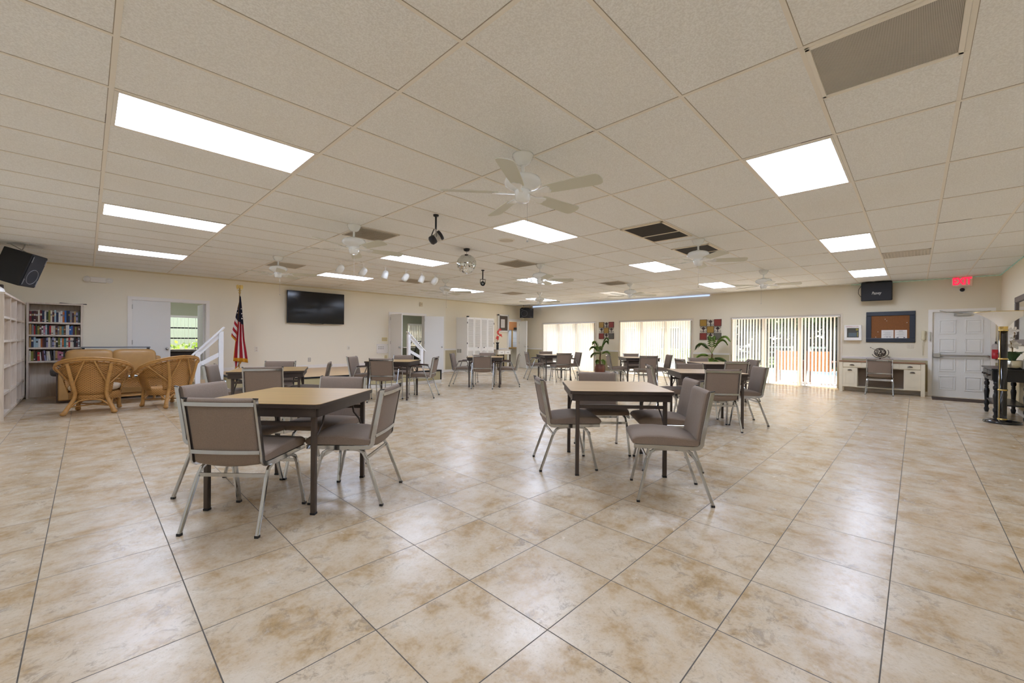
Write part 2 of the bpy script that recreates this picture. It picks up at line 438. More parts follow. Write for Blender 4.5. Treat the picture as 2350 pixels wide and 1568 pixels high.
def casingA(name, a, b, z):
    g = G(); w = .07
    g.box(a-w, YA-.02, 0, a, YA, z+w); g.box(b, YA-.02, 0, b+w, YA, z+w); g.box(a, YA-.02, z, b, YA, z+w)
    g.box(a-.001, YA, 0, a+.012, YA+.15, z); g.box(b-.012, YA, 0, b+.001, YA+.15, z); g.box(a, YA, z-.012, b, YA+.15, z)
    return struct(g.obj(name, m_white))
casingA('trim_1', *A1, 2.06); casingA('trim_2', *A2, 2.06); casingA('trim_3', *A3, 2.06)
g = G(); a, b, z = DC[0], DC[1], 1.945
g.box(XB-.02, a-.07, 0, XB, a, z+.06); g.box(XB-.02, b, 0, XB, b+.07, z+.06); g.box(XB-.02, a, z, XB, b, z+.06)
struct(g.obj('trim_4', m_white))
# ceiling perimeter moulding
g = G(); g.box(XD, YA-.02, CE-.03, XB, YA, CE); struct(g.obj('trim_5', mat('yellowed_trim', '#dccfae', .5)))

def knob(parent, M):
    g = G(); g.lathe([(.0, 0), (.03, 0), (.03, .006), (.011, .01), (.011, .035), (.026, .045), (.03, .058), (.022, .07), (0, .073)], 14, (0,0,0), M)
    return g.obj('door_knob', m_chrome, parent)
def leaf(name, hinge, ang, width, h, thick=.04, knobs=(1,)):
    """door leaf, local x runs from hinge to free edge"""
    g = G(); g.box(0, -thick/2, .008, width, thick/2, h)
    o = struct(g.obj(name, m_door, None, .003)); o.location = (hinge[0], hinge[1], 0); o.rotation_euler = (0, 0, ang)
    for s in knobs: knob(o, Matrix.Translation((width-.065, s*thick/2, .95)) @ Matrix.Rotation(-s*PI/2, 4, 'X'))
    g = G()
    for z in (.25, 1.05, 1.85): g.tube([(0, -thick/2-.004, z), (0, -thick/2-.004, z+.1)], .008, 6)
    g.obj('hinge', m_steel, o)
    return o
leaf('door_1', (.712, YA+.02), 0, .665, 2.045, knobs=(-1,))
leaf('door_2', (2.04, YA+.13), math.radians(91), .665, 2.045, knobs=(1, -1))
leaf('door_3', (7.1, YA-.03), math.radians(-88), .66, 2.045, knobs=(1, -1))
leaf('door_4', (8.42, YA-.03), math.radians(-35), .68, 2.045, knobs=(-1,))
leaf('door_5', (13.39, YA-.03), math.radians(-110), .68, 2.045, knobs=(1, -1))
# exit door with moulded panels
g = G(); g.box(XB+.03, DC[0]+.0005, .003, XB+.075, DC[1]-.0005, 1.9445)
dC = struct(g.obj('door_6', m_door))
g = G(); W = DC[1]-DC[0]
for cy in (DC[0]+W*.27, DC[0]+W*.73):
    for cz in (.32, .74, 1.18, 1.6):
        hw, hh = .125, .15
        ring = [(XB+.031, cy-hw, cz-hh), (XB+.031, cy+hw, cz-hh), (XB+.031, cy+hw, cz+hh), (XB+.031, cy-hw, cz+hh)]
        g.bar(ring, .026, .03, up=(1, 0, 0), closed=True)
        g.prism([(-cy+x, cz+y) for x, y in rrect(2*hw-.06, 2*hh-.06, .004, 1)], 0, .012, Matrix.Translation((XB+.03, 0, 0)) @ RB)
g.obj('raised_panel', m_door, dC, .004)
g = G(); g.tube([(XB-.045, DC[0]+.03, .95), (XB-.045, DC[1]-.1, .95)], .02, 10)
g.obj('push_bar', m_steel, dC)
g = G(); g.box(XB-.07, DC[1]-.13, .905, XB+.03, DC[1]-.02, .995); g.box(XB-.05, DC[0]+.02, .925, XB+.03, DC[0]+.05, .975)
g.obj('latch_case', m_steel, dC, .006)
g = G(); g.box(XB-.03, -.88, 1.85, XB+.03, -.62, 1.9); g.bar([(XB-.03, -.75, 1.9), (XB-.16, -.5, 1.93), (XB-.02, -.4, 1.97)], .02, .012)
g.obj('door_closer', m_steel, dC, .004)

# sliding doors with glass, frames and vertical blinds
def sliding(n, a, b, z=1.95):
    g = G(); f = .05
    g.box(XB+.08, a, 0, XB+.2, a+f, z); g.box(XB+.08, b-f, 0, XB+.2, b, z); g.box(XB+.08, a, z-f, XB+.2, b, z); g.box(XB+.08, a, 0, XB+.2, b, .03)
    for k in (1/3, 2/3):
        y = a+(b-a)*k; g.box(XB+.1, y-.035, 0, XB+.17, y+.035, z)
    o = struct(g.obj('window_%d' % n, m_alu))
    g = G(); g.box(XB+.13, a+f, .03, XB+.136, b-f, z-f); g.obj('glass_pane', m_glass, o)
    g = G(); w = .035
    g.box(XB-.016, a-w, 0, XB, a, z+w); g.box(XB-.016, b, 0, XB, b+w, z+w); g.box(XB-.016, a, z, XB, b, z+w)
    struct(g.obj('trim_%d' % (n+5), m_alu))
for n, (a, b) in enumerate(WIN): sliding(n+1, a, b)
blab = ['vertical blind closed tightest, over the glass door nearest the corner speaker', 'half-closed vertical blind between the two metal wall panels', 'vertical blind turned open to the lawn and brown patio chairs']
def vane(g, y, z0, z1, phi, x=XB+.035, w=.089):
    c, s_ = math.cos(phi), -math.sin(phi); n = (-s_, c)
    pts = []
    for t, bow in ((-.5, 0), (-.25, .006), (0, .008), (.25, .006), (.5, 0)):
        pts.append((x+c*t*w+n[0]*bow, y+s_*t*w+n[1]*bow))
    k = len(pts); t2 = .0012
    vs = [(px, py, z0) for px, py in pts] + [(px, py, z1) for px, py in pts]
    vs += [(px+n[0]*t2, py+n[1]*t2, z0) for px, py in pts] + [(px+n[0]*t2, py+n[1]*t2, z1) for px, py in pts]
    fs = [(i, i+1, k+i+1, k+i) for i in range(k-1)] + [(2*k+i, 3*k+i, 3*k+i+1, 2*k+i+1) for i in range(k-1)]
    g.add(vs, fs, True)
for n, (a, b) in enumerate(WIN):
    t = thing('vertical_blind', blab[n], 'blind', (0, 0, 0))
    g = G(); g.box(XB+.005, a+.01, 1.9, XB+.07, b-.01, 1.945); g.obj('headrail', m_white, t, .004)
    g = G(); N = int((b-a-.06)/.0765)
    gaps = []
    for i in range(N):
        y = a+.05+(b-a-.1)*i/(N-1)
        phi = math.radians(17+rnd.uniform(-3, 3))
        vane(g, y, .02, 1.9, phi)
    g.obj('vanes', m_vane, t)
    g = G(); yb = a+.045 if n == 2 else b-.045
    g.tube([(XB-.005, a+.06, 1.9), (XB-.005, a+.06, .95)], .003, 5); g.obj('wand', m_white, t)

# ------------------------------------------------------------------ chairs
def seat_mesh(g):
    prof = [(-.18,.43),(.27,.43),(.305,.437),(.318,.455),(.31,.475),(.285,.492),(.22,.503),(.1,.508),(0,.502),(-.1,.49),(-.18,.478)]
    cy = sum(p[0] for p in prof)/len(prof); cz = .46; rings = []
    for x, k, dz in ((-.228,.8,-.004),(-.224,.93,-.002),(-.21,.985,0),(-.1,1,.004),(0,1,.006),(.1,1,.004),(.21,.985,0),(.224,.93,-.002),(.228,.8,-.004)):
        rings.append([(x, cy+(y-cy)*(1-(1-k)*.25), cz+(z-cz)*k+(dz if z > .46 else 0)) for y, z in prof])
    g.loft(rings)
def back_mesh(g):
    # padded back, leaning; slightly hollow towards the sitter
    rings = []
    for x, k in ((-.212,.55),(-.207,.85),(-.19,1),(-.1,1),(0,1),(.1,1),(.19,1),(.207,.85),(.212,.55)):
        bow = -.012*(1-(x/.21)**2); sag = -.02*(1-(x/.21)**2); r = []
        H = [(0, .43+sag), (.1, .46), (.35, .62), (.7, .75), (.95, .828), (1., .846)]
        front = [(.027*k, z) for z in (.445+sag, .5, .62, .75, .825)] + [(.015*k, .842), (0, .848), (-.015*k, .842)]
        bk = [(-.027*k, z) for z in (.825, .75, .62, .5, .44+sag)] + [(-.01*k, .425+sag), (.012*k, .43+sag)]
        for d, z in front+bk:
            y = -.168-(z-.44)*.185 + bow + d
            r.append((x, y, z))
        rings.append(r)
    g.loft(rings)
def uprightpath(x):
    pts = [(x, -.2605, .845), (x, -.24, .74), (x, -.21, .58), (x, -.192, .48)]
    for a in (20, 45, 70): pts.append((x, -.15-.042*math.cos(math.radians(a)), .465-.045*math.sin(math.radians(a))))
    return pts + [(x, -.13, .419), (x, .1, .419), (x, .298, .419)]
def chair_frame(t):
    kids = []
    g = G(); g.s = True; seat_mesh(g); kids.append((g.obj('seat', m_fab, t), []))
    g = G(); back_mesh(g); kids.append((g.obj('backrest', m_fab, t), []))
    for s in (-1, 1):
        g = G(); g.bar(uprightpath(s*.226), .03, .015, up=(1, 0, 0)); f = g.obj('side_frame', m_chrome, t, .002, 1)
        g = G(); g.obox(Matrix.Translation((s*.226, -.2608, .847)) @ Matrix.Rotation(-.18, 4, 'X'), .0083, .0158, .003)
        kids.append((f, [g.obj('end_cap', m_black, f)]))
    for z in (.812, .505):
        y = -.168-(z-.44)*.185-.031
        g = G(); g.bar([(x, y-.014*(1-(x/.22)**2), z) for x in (-.22, -.15, -.05, .05, .15, .22)], .024, .006, up=(0, 1, 0)); r = g.obj('back_rail', m_chrome, t)
        kids.append((r, []))
    return kids
def legs_a(t, kids):
    for s in (-1, 1):
        for yf, e in ((.265, 1), (-.265, -1)):
            if e > 0: pts = [(s*.245, .265, .012), (s*.228, .195, .33), (s*.224, .175, .378), (s*.22, .14, .4), (s*.219, .09, .405), (s*.219, -.02, .405)]
            else: pts = [(s*.245, -.265, .012), (s*.226, -.15, .33), (s*.221, -.12, .38), (s*.219, -.085, .4), (s*.219, -.04, .405), (s*.219, .0, .405)]
            g = G(); g.bar(pts, .022, .022, up=(1, 0, 0)); l = g.obj('leg', m_chrome, t, .004, 1)
            g = G(); g.box(s*.245-.0118, yf-.0118, 0, s*.245+.0118, yf+.0118, .016); kids.append((l, [g.obj('foot_cap', m_black, l)]))
    for y, z in ((.207, .34), (-.146, .34)):
        g = G(); g.box(-.225, y-.004, z-.012, .225, y+.004, z+.012); kids.append((g.obj('stretcher', m_chrome, t), []))
def legs_b(t, kids):
    for s in (-1, 1):
        for e in (1, -1):
            if e > 0: pts = [(s*.262, .27, .012), (s*.27, .215, .61), (s*.27, .2, .645), (s*.27, .17, .655), (s*.27, .06, .65)]
            else: pts = [(s*.262, -.27, .012), (s*.27, -.05, .59), (s*.27, -.035, .625), (s*.27, -.005, .64), (s*.27, .06, .65)]
            g = G(); g.tube(pts, .0115, 8); l = g.obj('leg', m_chrome, t)
            g = G(); g.lathe([(0, 0), (.014, 0), (.014, .024), (0, .024)], 8, (s*.262, e*.27, 0)); kids.append((l, [g.obj('foot_cap', m_black, l)]))
        g = G(); g.bar([(s*.27, -.03, .652), (s*.27, .0, .664), (s*.27, .14, .672), (s*.27, .2, .668)], .045, .022, up=(0, 0, 1)); kids.append((g.obj('armrest', m_arm, t, .006), []))
        g = G(); g.tube([(s*.226, .12, .413), (s*.262, .245, .36)], .008, 6); g.tube([(s*.226, -.1, .413), (s*.266, -.13, .4)], .008, 6); kids.append((g.obj('seat_bracket', m_chrome, t), []))
    g = G(); g.bar([(-.266, -.15, .335), (.266, -.15, .335)], .02, .008, up=(0, 0, 1)); kids.append((g.obj('stretcher', m_chrome, t), []))
def proto(kind):
    t = thing('armchair' if kind == 'b' else 'stacking_chair', '', 'chair')
    k = chair_frame(t); (legs_b if kind == 'b' else legs_a)(t, k); return t, k
TN = {1: 'the front table near the wicker armchairs', 2: 'the tan-topped front table', 3: 'the table behind the tan-topped front table',
      4: 'the table before the flag', 5: 'the table before the stage steps', 6: 'the table before the white cabinet',
      7: 'the table nearest the black corner speaker', 8: 'the table between the two potted palms', 9: 'the table hiding the second palm pot'}
ch_list = [  # table, look, x, y, rot, kind
 (1,'N',.761,3.222,-48.,'a'),(1,'R',1.504,3.147,43.,'a'),(1,'L',.815,3.945,-141.3,'a'),(1,'B',1.552,3.853,-231.8,'a'),
 (2,'L',3.305,2.494,-131.2,'a'),(2,'S',3.274,1.414,34.,'a'),(2,'R',4.01,1.762,38.,'a'),(2,'B',4.021,2.515,-224.8,'a'),
 (3,'N',6.187,2.009,-52.6,'a'),(3,'R',6.911,1.869,35.8,'a'),(3,'L',6.258,2.762,-143.6,'a'),(3,'B',6.93,2.57,-228.,'a'),
 (9,'L',9.0,3.42,-135.,'a'),(9,'B',9.68,3.40,-222.,'a'),(9,'N',8.80,2.62,-42.,'a'),(9,'R',9.62,2.63,41.3,'a'),
 (4,'N',1.691,6.20,-27.5,'a'),(4,'L',1.399,6.772,-116.2,'a'),(4,'B',2.02,7.12,-217.5,'a'),(4,'R',2.38,6.55,67.5,'a'),
 (5,'N',4.10,7.46,-47.,'b'),(5,'R',5.02,7.50,42.7,'b'),(5,'L',4.039,8.25,-138.4,'b'),(5,'B',4.98,8.38,-226.,'b'),
 (6,'N',7.007,7.847,-47.,'b'),(6,'L',6.98,8.68,-139.7,'b'),(6,'R',7.84,7.72,43.,'b'),(6,'B',7.8,8.6,-228.,'b'),
 (7,'N',9.904,7.602,-30.,'a'),(7,'L',9.81,8.575,-125.4,'b'),(7,'B',10.60,8.65,-210.,'a'),(7,'R',10.667,7.78,58.,'b'),
 (8,'N',10.15,5.03,-46.,'a'),(8,'L',10.30,5.95,-138.7,'a'),(8,'B',11.05,5.85,-226.,'a'),(8,'R',11.05,5.05,40.,'a')]
def clabel(t, s, k):
    arm = 'arm chair' if k == 'b' else 'armless chair'
    d = {'N': 'with back to camera at', 'B': 'facing the camera across', 'L': 'facing the exit door wall at', 'R': 'facing the bookcases at', 'S': 'turned sideways before'}[s]
    return 'taupe %s %s %s' % (arm, d, TN[t])
pro = {}
for t, s, x, y, r, k in ch_list:
    lab = clabel(t, s, k)
    if k not in pro:
        pro[k] = proto(k); o = pro[k][0]; o.location = (x, y, 0); o.rotation_euler = (0, 0, math.radians(r)); o['label'] = lab
    else: o = dup(pro[k][0], (x, y, 0), math.radians(r), lab, pro[k][1])
    o['group'] = 'chairs round the folding tables'
dup(pro['a'][0], (13.17, .6, 0), math.radians(-90), 'taupe armless chair pushed up to the cream desk below the corkboard', pro['a'][1])

# ------------------------------------------------------------------ folding tables
def table_proto(topm, label):
    t = thing('folding_table', label, 'table', group='square folding tables'); kids = []
    g = G(); g.prism(rrect(.914, .914, .035), .772-.016, .772); g.m = 1; g.prism(rrect(.92, .92, .038), .742, .7715-.0155)
    g.m = 1; g.prism(rrect(.9205, .9205, .038), .7565, .7695)
    kids.append((g.obj('tabletop', [topm, m_edge], t), []))
    g = G(); a = .43
    for s in (-1, 1): g.box(-a, s*a-.012, .68, a, s*a+.012, .742); g.box(s*a-.012, -a, .68, s*a+.012, a, .742)
    kids.append((g.obj('apron', m_edge, t, .004), []))
    for sx in (-1, 1):
        for sy in (-1, 1):
            g = G(); g.box(sx*.39-.017, sy*.39-.017, .012, sx*.39+.017, sy*.39+.017, .742); l = g.obj('leg', m_legb, t, .006)
            g = G(); g.box(sx*.39-.0174, sy*.39-.0174, 0, sx*.39+.0174, sy*.39+.0174, .014); kids.append((l, [g.obj('foot_cap', m_black, l)]))
            g = G(); g.tube([(sx*.385, sy*.37, .47), (sx*.38, sy*.34, .53), (sx*.375, sy*.25, .6), (sx*.37, sy*.2, .735)], .008, 6); kids.append((g.obj('folding_brace', m_legb, t), []))
    for s in (-1, 1):
        g = G(); g.box(-.375, s*.39-.008, .61, .375, s*.39+.008, .64); kids.append((g.obj('crossbar', m_legb, t), []))
    return t, kids
tb = {1: (1.146,3.527,-49.8), 2: (3.649,2.154,-48.1), 3: (6.527,2.283,-54.), 4: (1.852,6.653,-22.5), 5: (4.472,7.795,-47.4),
      6: (7.38,8.16,-46.3), 7: (10.2,8.09,-32.4), 8: (10.62,5.47,-47.), 9: (9.3,3.0,-46.)}
tlab = {1: 'oak-topped square folding table at front, near the wicker armchairs', 2: 'tan-topped square folding table, the nearest one on the glass door side',
        3: 'square folding table directly behind the tan-topped front table', 4: 'oak-topped square folding table standing before the flag',
        5: 'oak-topped square folding table before the stage steps, ringed by arm chairs', 6: 'square folding table standing before the white louvred cabinet',
        7: 'square folding table nearest the black corner speaker and closed blind', 8: 'square folding table between the two potted palms',
        9: 'square folding table whose top hides the second palm pot'}
tp = {'oak': table_proto(m_oak, ''), 'tan': table_proto(m_tan, '')}; first = {'oak': 1, 'tan': 1}
for i, (x, y, r) in tb.items():
    k = 'oak' if i in (1, 4, 5, 6) else 'tan'
    if first[k]: first[k] = 0; o = tp[k][0]; o.location = (x, y, 0); o.rotation_euler = (0, 0, math.radians(r)); o['label'] = tlab[i]
    else: dup(tp[k][0], (x, y, 0), math.radians(r), tlab[i], tp[k][1])

# ------------------------------------------------------------------ ceiling fans
def fan_proto():
    t = thing('ceiling_fan', '', 'ceiling fan', group='white five-blade ceiling fans'); kids = []
    g = G(); g.lathe([(0, 0), (.085, 0), (.087, -.014), (.08, -.022), (.078, -.034), (.072, -.04), (.066, -.056), (.052, -.072), (.034, -.082), (.02, -.085), (0, -.085)][::-1], 28); kids.append((g.obj('canopy', m_cool, t), []))
    g = G(); g.tube([(0, 0, -.08), (0, 0, -.17)], .013, 12); kids.append((g.obj('downrod', m_cool, t), []))
    g = G(); g.lathe([(0, -.155), (.03, -.157), (.045, -.17), (.1, -.178), (.135, -.192), (.15, -.215), (.15, -.235), (.138, -.255), (.105, -.272), (.075, -.285), (.068, -.292), (0, -.292)][::-1], 32); kids.append((g.obj('motor_housing', m_cool, t), []))
    g = G(); g.lathe([(0, -.29), (.062, -.29), (.066, -.302), (.062, -.335), (.058, -.365), (.046, -.382), (0, -.386)][::-1], 24); kids.append((g.obj('switch_housing', m_cool, t), []))
    for k in range(5):
        R = Matrix.Rotation(2*PI*k/5, 4, 'Z'); pitch = Matrix.Rotation(math.radians(-13), 4, 'X')
        out = [(.2, -.052), (.3, -.06), (.45, -.066), (.6, -.071), (.635, -.066), (.655, -.045), (.662, -.015), (.662, .015), (.655, .045), (.635, .066), (.6, .071), (.45, .066), (.3, .06), (.2, .052)]
        g = G(); g.prism(out, -.003, .003, R @ Matrix.Translation((0, 0, -.312)) @ pitch); b = g.obj('blade', m_blade, t)
        g = G(); M = R @ Matrix.Translation((0, 0, -.318)) @ pitch
        g.prism([(.05, -.016), (.12, -.014), (.16, -.022), (.2, -.04), (.235, -.042), (.25, -.02), (.24, 0), (.25, .02), (.235, .042), (.2, .04), (.16, .022), (.12, .014), (.05, .016)], -.005, .003, M)
        kids.append((b, [g.obj('blade_iron', m_cool, b, .003)]))
    g = G(); g.tube([(.055, .0, -.36), (.056, 0, -.68)], .0016, 5); g.sphere((.056, 0, -.69), .008, 8, 6); kids.append((g.obj('pull_chain', m_steel, t), []))
    return t, kids
fans = [(2.46,2.29,-4.,'white ceiling fan nearest the camera'),(2.46,5.33,61.,'white ceiling fan over the space between wicker chairs and mirror ball'),(2.46,8.44,42.,'white ceiling fan hanging before the stage, toward the flag'),
        (6.26,8.44,21.,'white ceiling fan just past the last track light head'),(6.24,5.32,22.,'white ceiling fan at the middle of the room, beyond the mirror ball'),(9.88,8.43,2.,'white ceiling fan nearest the corner speaker'),
        (9.85,5.32,20.,'white ceiling fan in front of the middle glass door and blue tube light'),(6.27,2.30,14.,'white ceiling fan beneath the dark air return grilles'),(9.89,2.29,62.,'white ceiling fan nearest the open-blind glass door')]
fp = fan_proto()
for i, (x, y, a, l) in enumerate(fans):
    if i == 0: o = fp[0]; o.location = (x, y, CE); o.rotation_euler = (0, 0, math.radians(a)); o['label'] = l
    else: dup(fp[0], (x, y, CE), math.radians(a), l, fp[1])

# ------------------------------------------------------------------ ceiling lights, vents
def light_proto(dm):
    t = thing('ceiling_light', '', 'ceiling light', group='fluorescent troffers in the tile grid'); kids = []
    w, h = 2*TT-.026, TT-.024; x0, y0 = .013, .012
    g = G()
    for a in ((x0, y0, x0+w, y0+.016), (x0, y0+h-.016, x0+w, y0+h), (x0, y0, x0+.022, y0+h), (x0+w-.022, y0, x0+w, y0+h)): g.box(a[0], a[1], -.006, a[2], a[3], -.0005)
    kids.append((g.obj('frame', m_grid, t), []))
    g = G(); g.box(x0+.022, y0+.016, -.004, x0+w-.022, y0+h-.016, -.001); kids.append((g.obj('diffuser', dm, t), []))
    return t, kids
lp = light_proto(m_panel); ld = light_proto(m_dim); fl = [1, 1]
rown = {0: 'row nearest the bookcases', 3: 'second row from the bookcases', 6: 'second row from the glass doors', 9: 'row nearest the glass doors'}
coln = {-4: 'mirror end', 1: 'second from mirror end', 6: 'second from stage end', 11: 'stage end'}
for i in (0, 3, 6, 9):
    for j in (-4, 1, 6, 11):
        loc = (GX+i*2*TT, GY+j*TT, CE); dim = (i, j) == (9, 6)  # the dim panel gets a weak glow of its own
        lab = ('weakly glowing' if dim else 'lit') + ' ceiling panel, ' + rown[i] + ', ' + coln[j]
        P = ld if dim else lp; q = 1 if dim else 0
        if fl[q]: fl[q] = 0; o = P[0]; o.location = loc; o['label'] = lab
        else: dup(P[0], loc, 0, lab, P[1])
def vent(name, x0, y0, x1, y1, label, bars, fm, pm, cat='vent', fw=.03, group=None):
    t = thing(name, label, cat, ((x0+x1)/2, (y0+y1)/2, CE), 0, group); hx, hy = (x1-x0)/2, (y1-y0)/2
    g = G(); g.box(-hx, -hy, -.012, hx, -hy+fw, -.0005); g.box(-hx, hy-fw, -.012, hx, hy, -.0005); g.box(-hx, -hy, -.012, -hx+fw, hy, -.0005); g.box(hx-fw, -hy, -.012, hx, hy, -.0005)
    for b in bars: g.box(-hx+2*hx*b-.012, -hy, -.012, -hx+2*hx*b+.012, hy, -.0005)
    g.obj('frame', fm, t, .003)
    g = G(); g.box(-hx+fw*.8, -hy+fw*.8, -.006, hx-fw*.8, hy-fw*.8, -.001); g.obj('grille', pm, t)
    return t
gt = lambda i, j: (GX+i*2*TT+.012, GY+j*TT+.012, GX+(i+.5)*2*TT-.012, GY+(j+1)*TT-.012)
vent('air_return', *gt(2, -5), 'large perforated metal air grille close overhead', (), m_grid, m_bigv, 'air grille', .022)
vent('filter_grille', 5.0, 2.27, 5.97, 2.86, 'dark filter air return with cream frame, nearer the camera', (.6,), m_cframe, m_hole, 'air grille', .035, 'framed filter returns')
vent('filter_grille', 6.62, 2.27, 7.58, 2.86, 'dark filter air return with cream frame, partly hidden by a fan', (.6,), m_cframe, m_hole, 'air grille', .035, 'framed filter returns')
def supply(i, j, lab):
    x0, y0, x1, y1 = gt(i, j); t = vent('air_vent', x0, y0, x1, y1, lab, (), m_gvent, mat('vent_dark', '#cfc8bc', .7), 'air vent', .02, 'grey square air vents')
    g = G(); n = 14; hy = (y1-y0)/2; hx = (x1-x0)/2
    for k in range(n):
        y = -hy+.03+(2*hy-.06)*k/(n-1); g.obox(Matrix.Translation((0, y, -.008)) @ Matrix.Rotation(.6, 4, 'X'), hx-.02, .012, .0015)
    g.obj('louvre', m_gvent, t)
for i, j, l in ((2, 4, 'grey square air vent beside the fan behind the camera-side wicker space'), (2, 10, 'grey square air vent beside the fan before the stage'), (4.5, 4, 'grey square air vent beside the fan past the mirror ball'),
                (4.5, 10, 'grey square air vent beyond the track light heads'), (7.5, 4, 'grey square air vent next to the fan before the middle glass door'), (7.5, 10, 'grey square air vent out before the white cabinet'), (7.5, -5, 'slim-looking grey air vent in the ceiling toward the EXIT sign')):
    supply(i, j, l)
t = thing('ceiling_speaker', 'round white speaker grille set in the ceiling beside a lit panel', 'ceiling speaker', (4.40, 4.42, CE))
g = G(); g.lathe([(.105, -.002), (.108, -.008), (.125, -.006), (.128, -.0005), (.1, -.0005)], 28); g.obj('rim', m_grid, t)
g = G(); g.lathe([(0, -.007), (.06, -.0065), (.106, -.004), (.106, -.001), (0, -.001)], 28); g.obj('grille', mat('speaker_grille', '#d5cebf', .7), t)

# spots, mirror ball, track
def pinspot(x, y, drop, yaw, tilt, lab, sc=1.):
    t = thing('stage_spotlight', lab, 'spotlight', (x, y, CE), yaw, 'black can spotlights')
    g = G(); g.tube([(0, 0, 0), (0, 0, -drop)], .012, 8); g.lathe([(0, -.02), (.03, -.02), (.035, 0), (0, 0)], 12); g.obj('stem', m_black, t)
    z = -drop; w = .085*sc
    g = G(); g.bar([(-w, 0, z-.14*sc), (-w, 0, z), (w, 0, z), (w, 0, z-.14*sc)], .014, .004, up=(0, 1, 0)); g.obj('yoke', m_black, t)
    M = Matrix.Translation((0, 0, z-.14*sc)) @ Matrix.Rotation(tilt, 4, 'X') @ Matrix.Scale(sc, 4)
    g = G(); g.lathe([(0, .11), (.045, .105), (.068, .085), (.07, .03), (.062, .02), (.062, -.06), (.078, -.07), (.078, -.1), (.07, -.1), (.066, -.07), (0, -.065)], 20, (0,0,0), M); c = g.obj('can', m_black, t)
    g = G(); g.lathe([(.0635, .015), (.0635, -.055)], 20, (0,0,0), M); g.obj('steel_band', m_steel, c)
    g = G(); g.lathe([(0, -.078), (.06, -.076), (.06, -.07), (0, -.07)], 20, (0,0,0), M); g.obj('lens', mat('lens', '#8a8c88', .1, .6), c)
    g = G(); g.tube([(.02*sc, .02, z), (.0, .05*sc, z-.06*sc), (0, .07*sc, z-.12*sc)], .006, 6); g.obj('cord', m_black, t)
pinspot(2.93, 4.15, .17, math.radians(60), math.radians(-125), 'larger black can spotlight on a stem, nearest the camera', .78)
pinspot(5.94, 6.68, .20, math.radians(-40), math.radians(-75), 'smaller black can spotlight hanging past the mirror ball', .62)
t = thing('mirror_ball', 'silver mirror ball hanging from a black ceiling motor', 'mirror ball', (4.37, 5.32, CE))
g = G(); g.lathe([(0, 0), (.055, 0), (.05, -.012), (.045, -.035), (.02, -.045), (0, -.046)][::-1], 18); g.obj('motor', m_black, t)
g = G(); g.tube([(0, 0, -.04), (0, 0, -.1)], .004, 6); g.obj('hanger', m_steel, t)
g = G(); n = 26
for a in range(n):
    t0, t1 = PI*a/n, PI*(a+1)/n; nu = max(6, int(2*n*math.sin((t0+t1)/2)))
    for b in range(nu):
        p0, p1 = 2*PI*b/nu, 2*PI*(b+1)/nu; pm, tm = (p0+p1)/2, (t0+t1)/2
        C = Vector((math.sin(tm)*math.cos(pm), math.sin(tm)*math.sin(pm), math.cos(tm)))
        j = Vector((rnd.gauss(0, .045), rnd.gauss(0, .045), rnd.gauss(0, .045))); N = (C+j).normalized()
        vs = []
        for (tt, pp) in ((t0, p0), (t1, p0), (t1, p1), (t0, p1)):
            tt = tm+(tt-tm)*.95; pp = pm+(pp-pm)*.95
            q = Vector((math.sin(tt)*math.cos(pp), math.sin(tt)*math.sin(pp), math.cos(tt)))
            q = q - N*((q-C).dot(N)); vs.append(q*.158+Vector((0, 0, -.25)))
        g.add(vs, [(0, 1, 2, 3)], False)
g.obj('mirror_tiles', mat('mirror', '#e4e6e2', .05, 1.), t)
g = G(); g.sphere((0, 0, -.25), .152, 24, 16); g.obj('core', mat('ball_core', '#8b8b85', .5), t)
t = thing('track_light_rail', 'white ceiling track rail carrying six lamp heads', 'track rail', (4.47, 7.8, CE), math.radians(-2))
g = G(); g.box(-1.2, -.017, -.022, 1.2, .017, 0); g.obj('rail', m_white, t, .003)
for k, x in enumerate((3.36, 3.81, 4.27, 4.74, 5.13, 5.47)):
    o = thing('track_spotlight', 'white track light head, %s along the rail counting from the flag end' % ('first', 'second', 'third', 'fourth', 'fifth', 'sixth')[k], 'track light', (x, 7.8+(4.47-x)*.035, CE-.022), 0, 'white track lamp heads')
    g = G(); g.box(-.03, -.014, -.02, .03, .014, 0); g.tube([(0, 0, -.015), (0, 0, -.1)], .009, 8); g.obj('stem', m_white, o)
    yaw = (-35, -30, 10, -30, 15, -30)[k]; tl = (52, 48, 15, 42, 20, 40)[k]
    M = Matrix.Translation((0, 0, -.15)) @ Matrix.Rotation(math.radians(yaw-45), 4, 'Z') @ Matrix.Rotation(math.radians(tl), 4, 'Y')
    g = G(); g.lathe([(0, .085), (.03, .08), (.05, .06), (.06, .03), (.063, -.01), (.063, -.09), (.058, -.09), (.054, -.02), (0, -.02)], 18, (0,0,0), M); g.obj('lamp_can', m_cool, o)

# ------------------------------------------------------------------ stage, rails, flag, screen
SX0, SX1, SY, SH = 2.2, 7.0, 9.6, .36
t = thing('stage', 'low wood-topped stage platform along the wall under the television', 'stage', ((SX0+SX1)/2, (SY+YA)/2, 0))
hx, hy = (SX1-SX0)/2, (YA-SY)/2
g = G(); g.box(-hx, -hy, SH-.02, hx, hy-.016, SH); g.obj('stage_floor', m_stage, t)
g = G(); g.box(-hx+.01, -hy+.01, 0, hx-.01, -hy+.03, SH-.02); g.box(-hx+.01, -hy+.03, 0, -hx+.03, hy-.016, SH-.02); g.box(hx-.03, -hy+.03, 0, hx-.01, hy-.016, SH-.02); g.obj('fascia', m_khaki, t)
g = G(); g.box(-hx-.008, -hy-.008, SH-.035, hx+.008, -hy+.03, SH+.003); g.box(-hx-.008, -hy, SH-.035, -hx+.03, hy-.02, SH+.003); g.box(hx-.03, -hy, SH-.035, hx+.008, hy-.02, SH+.003)
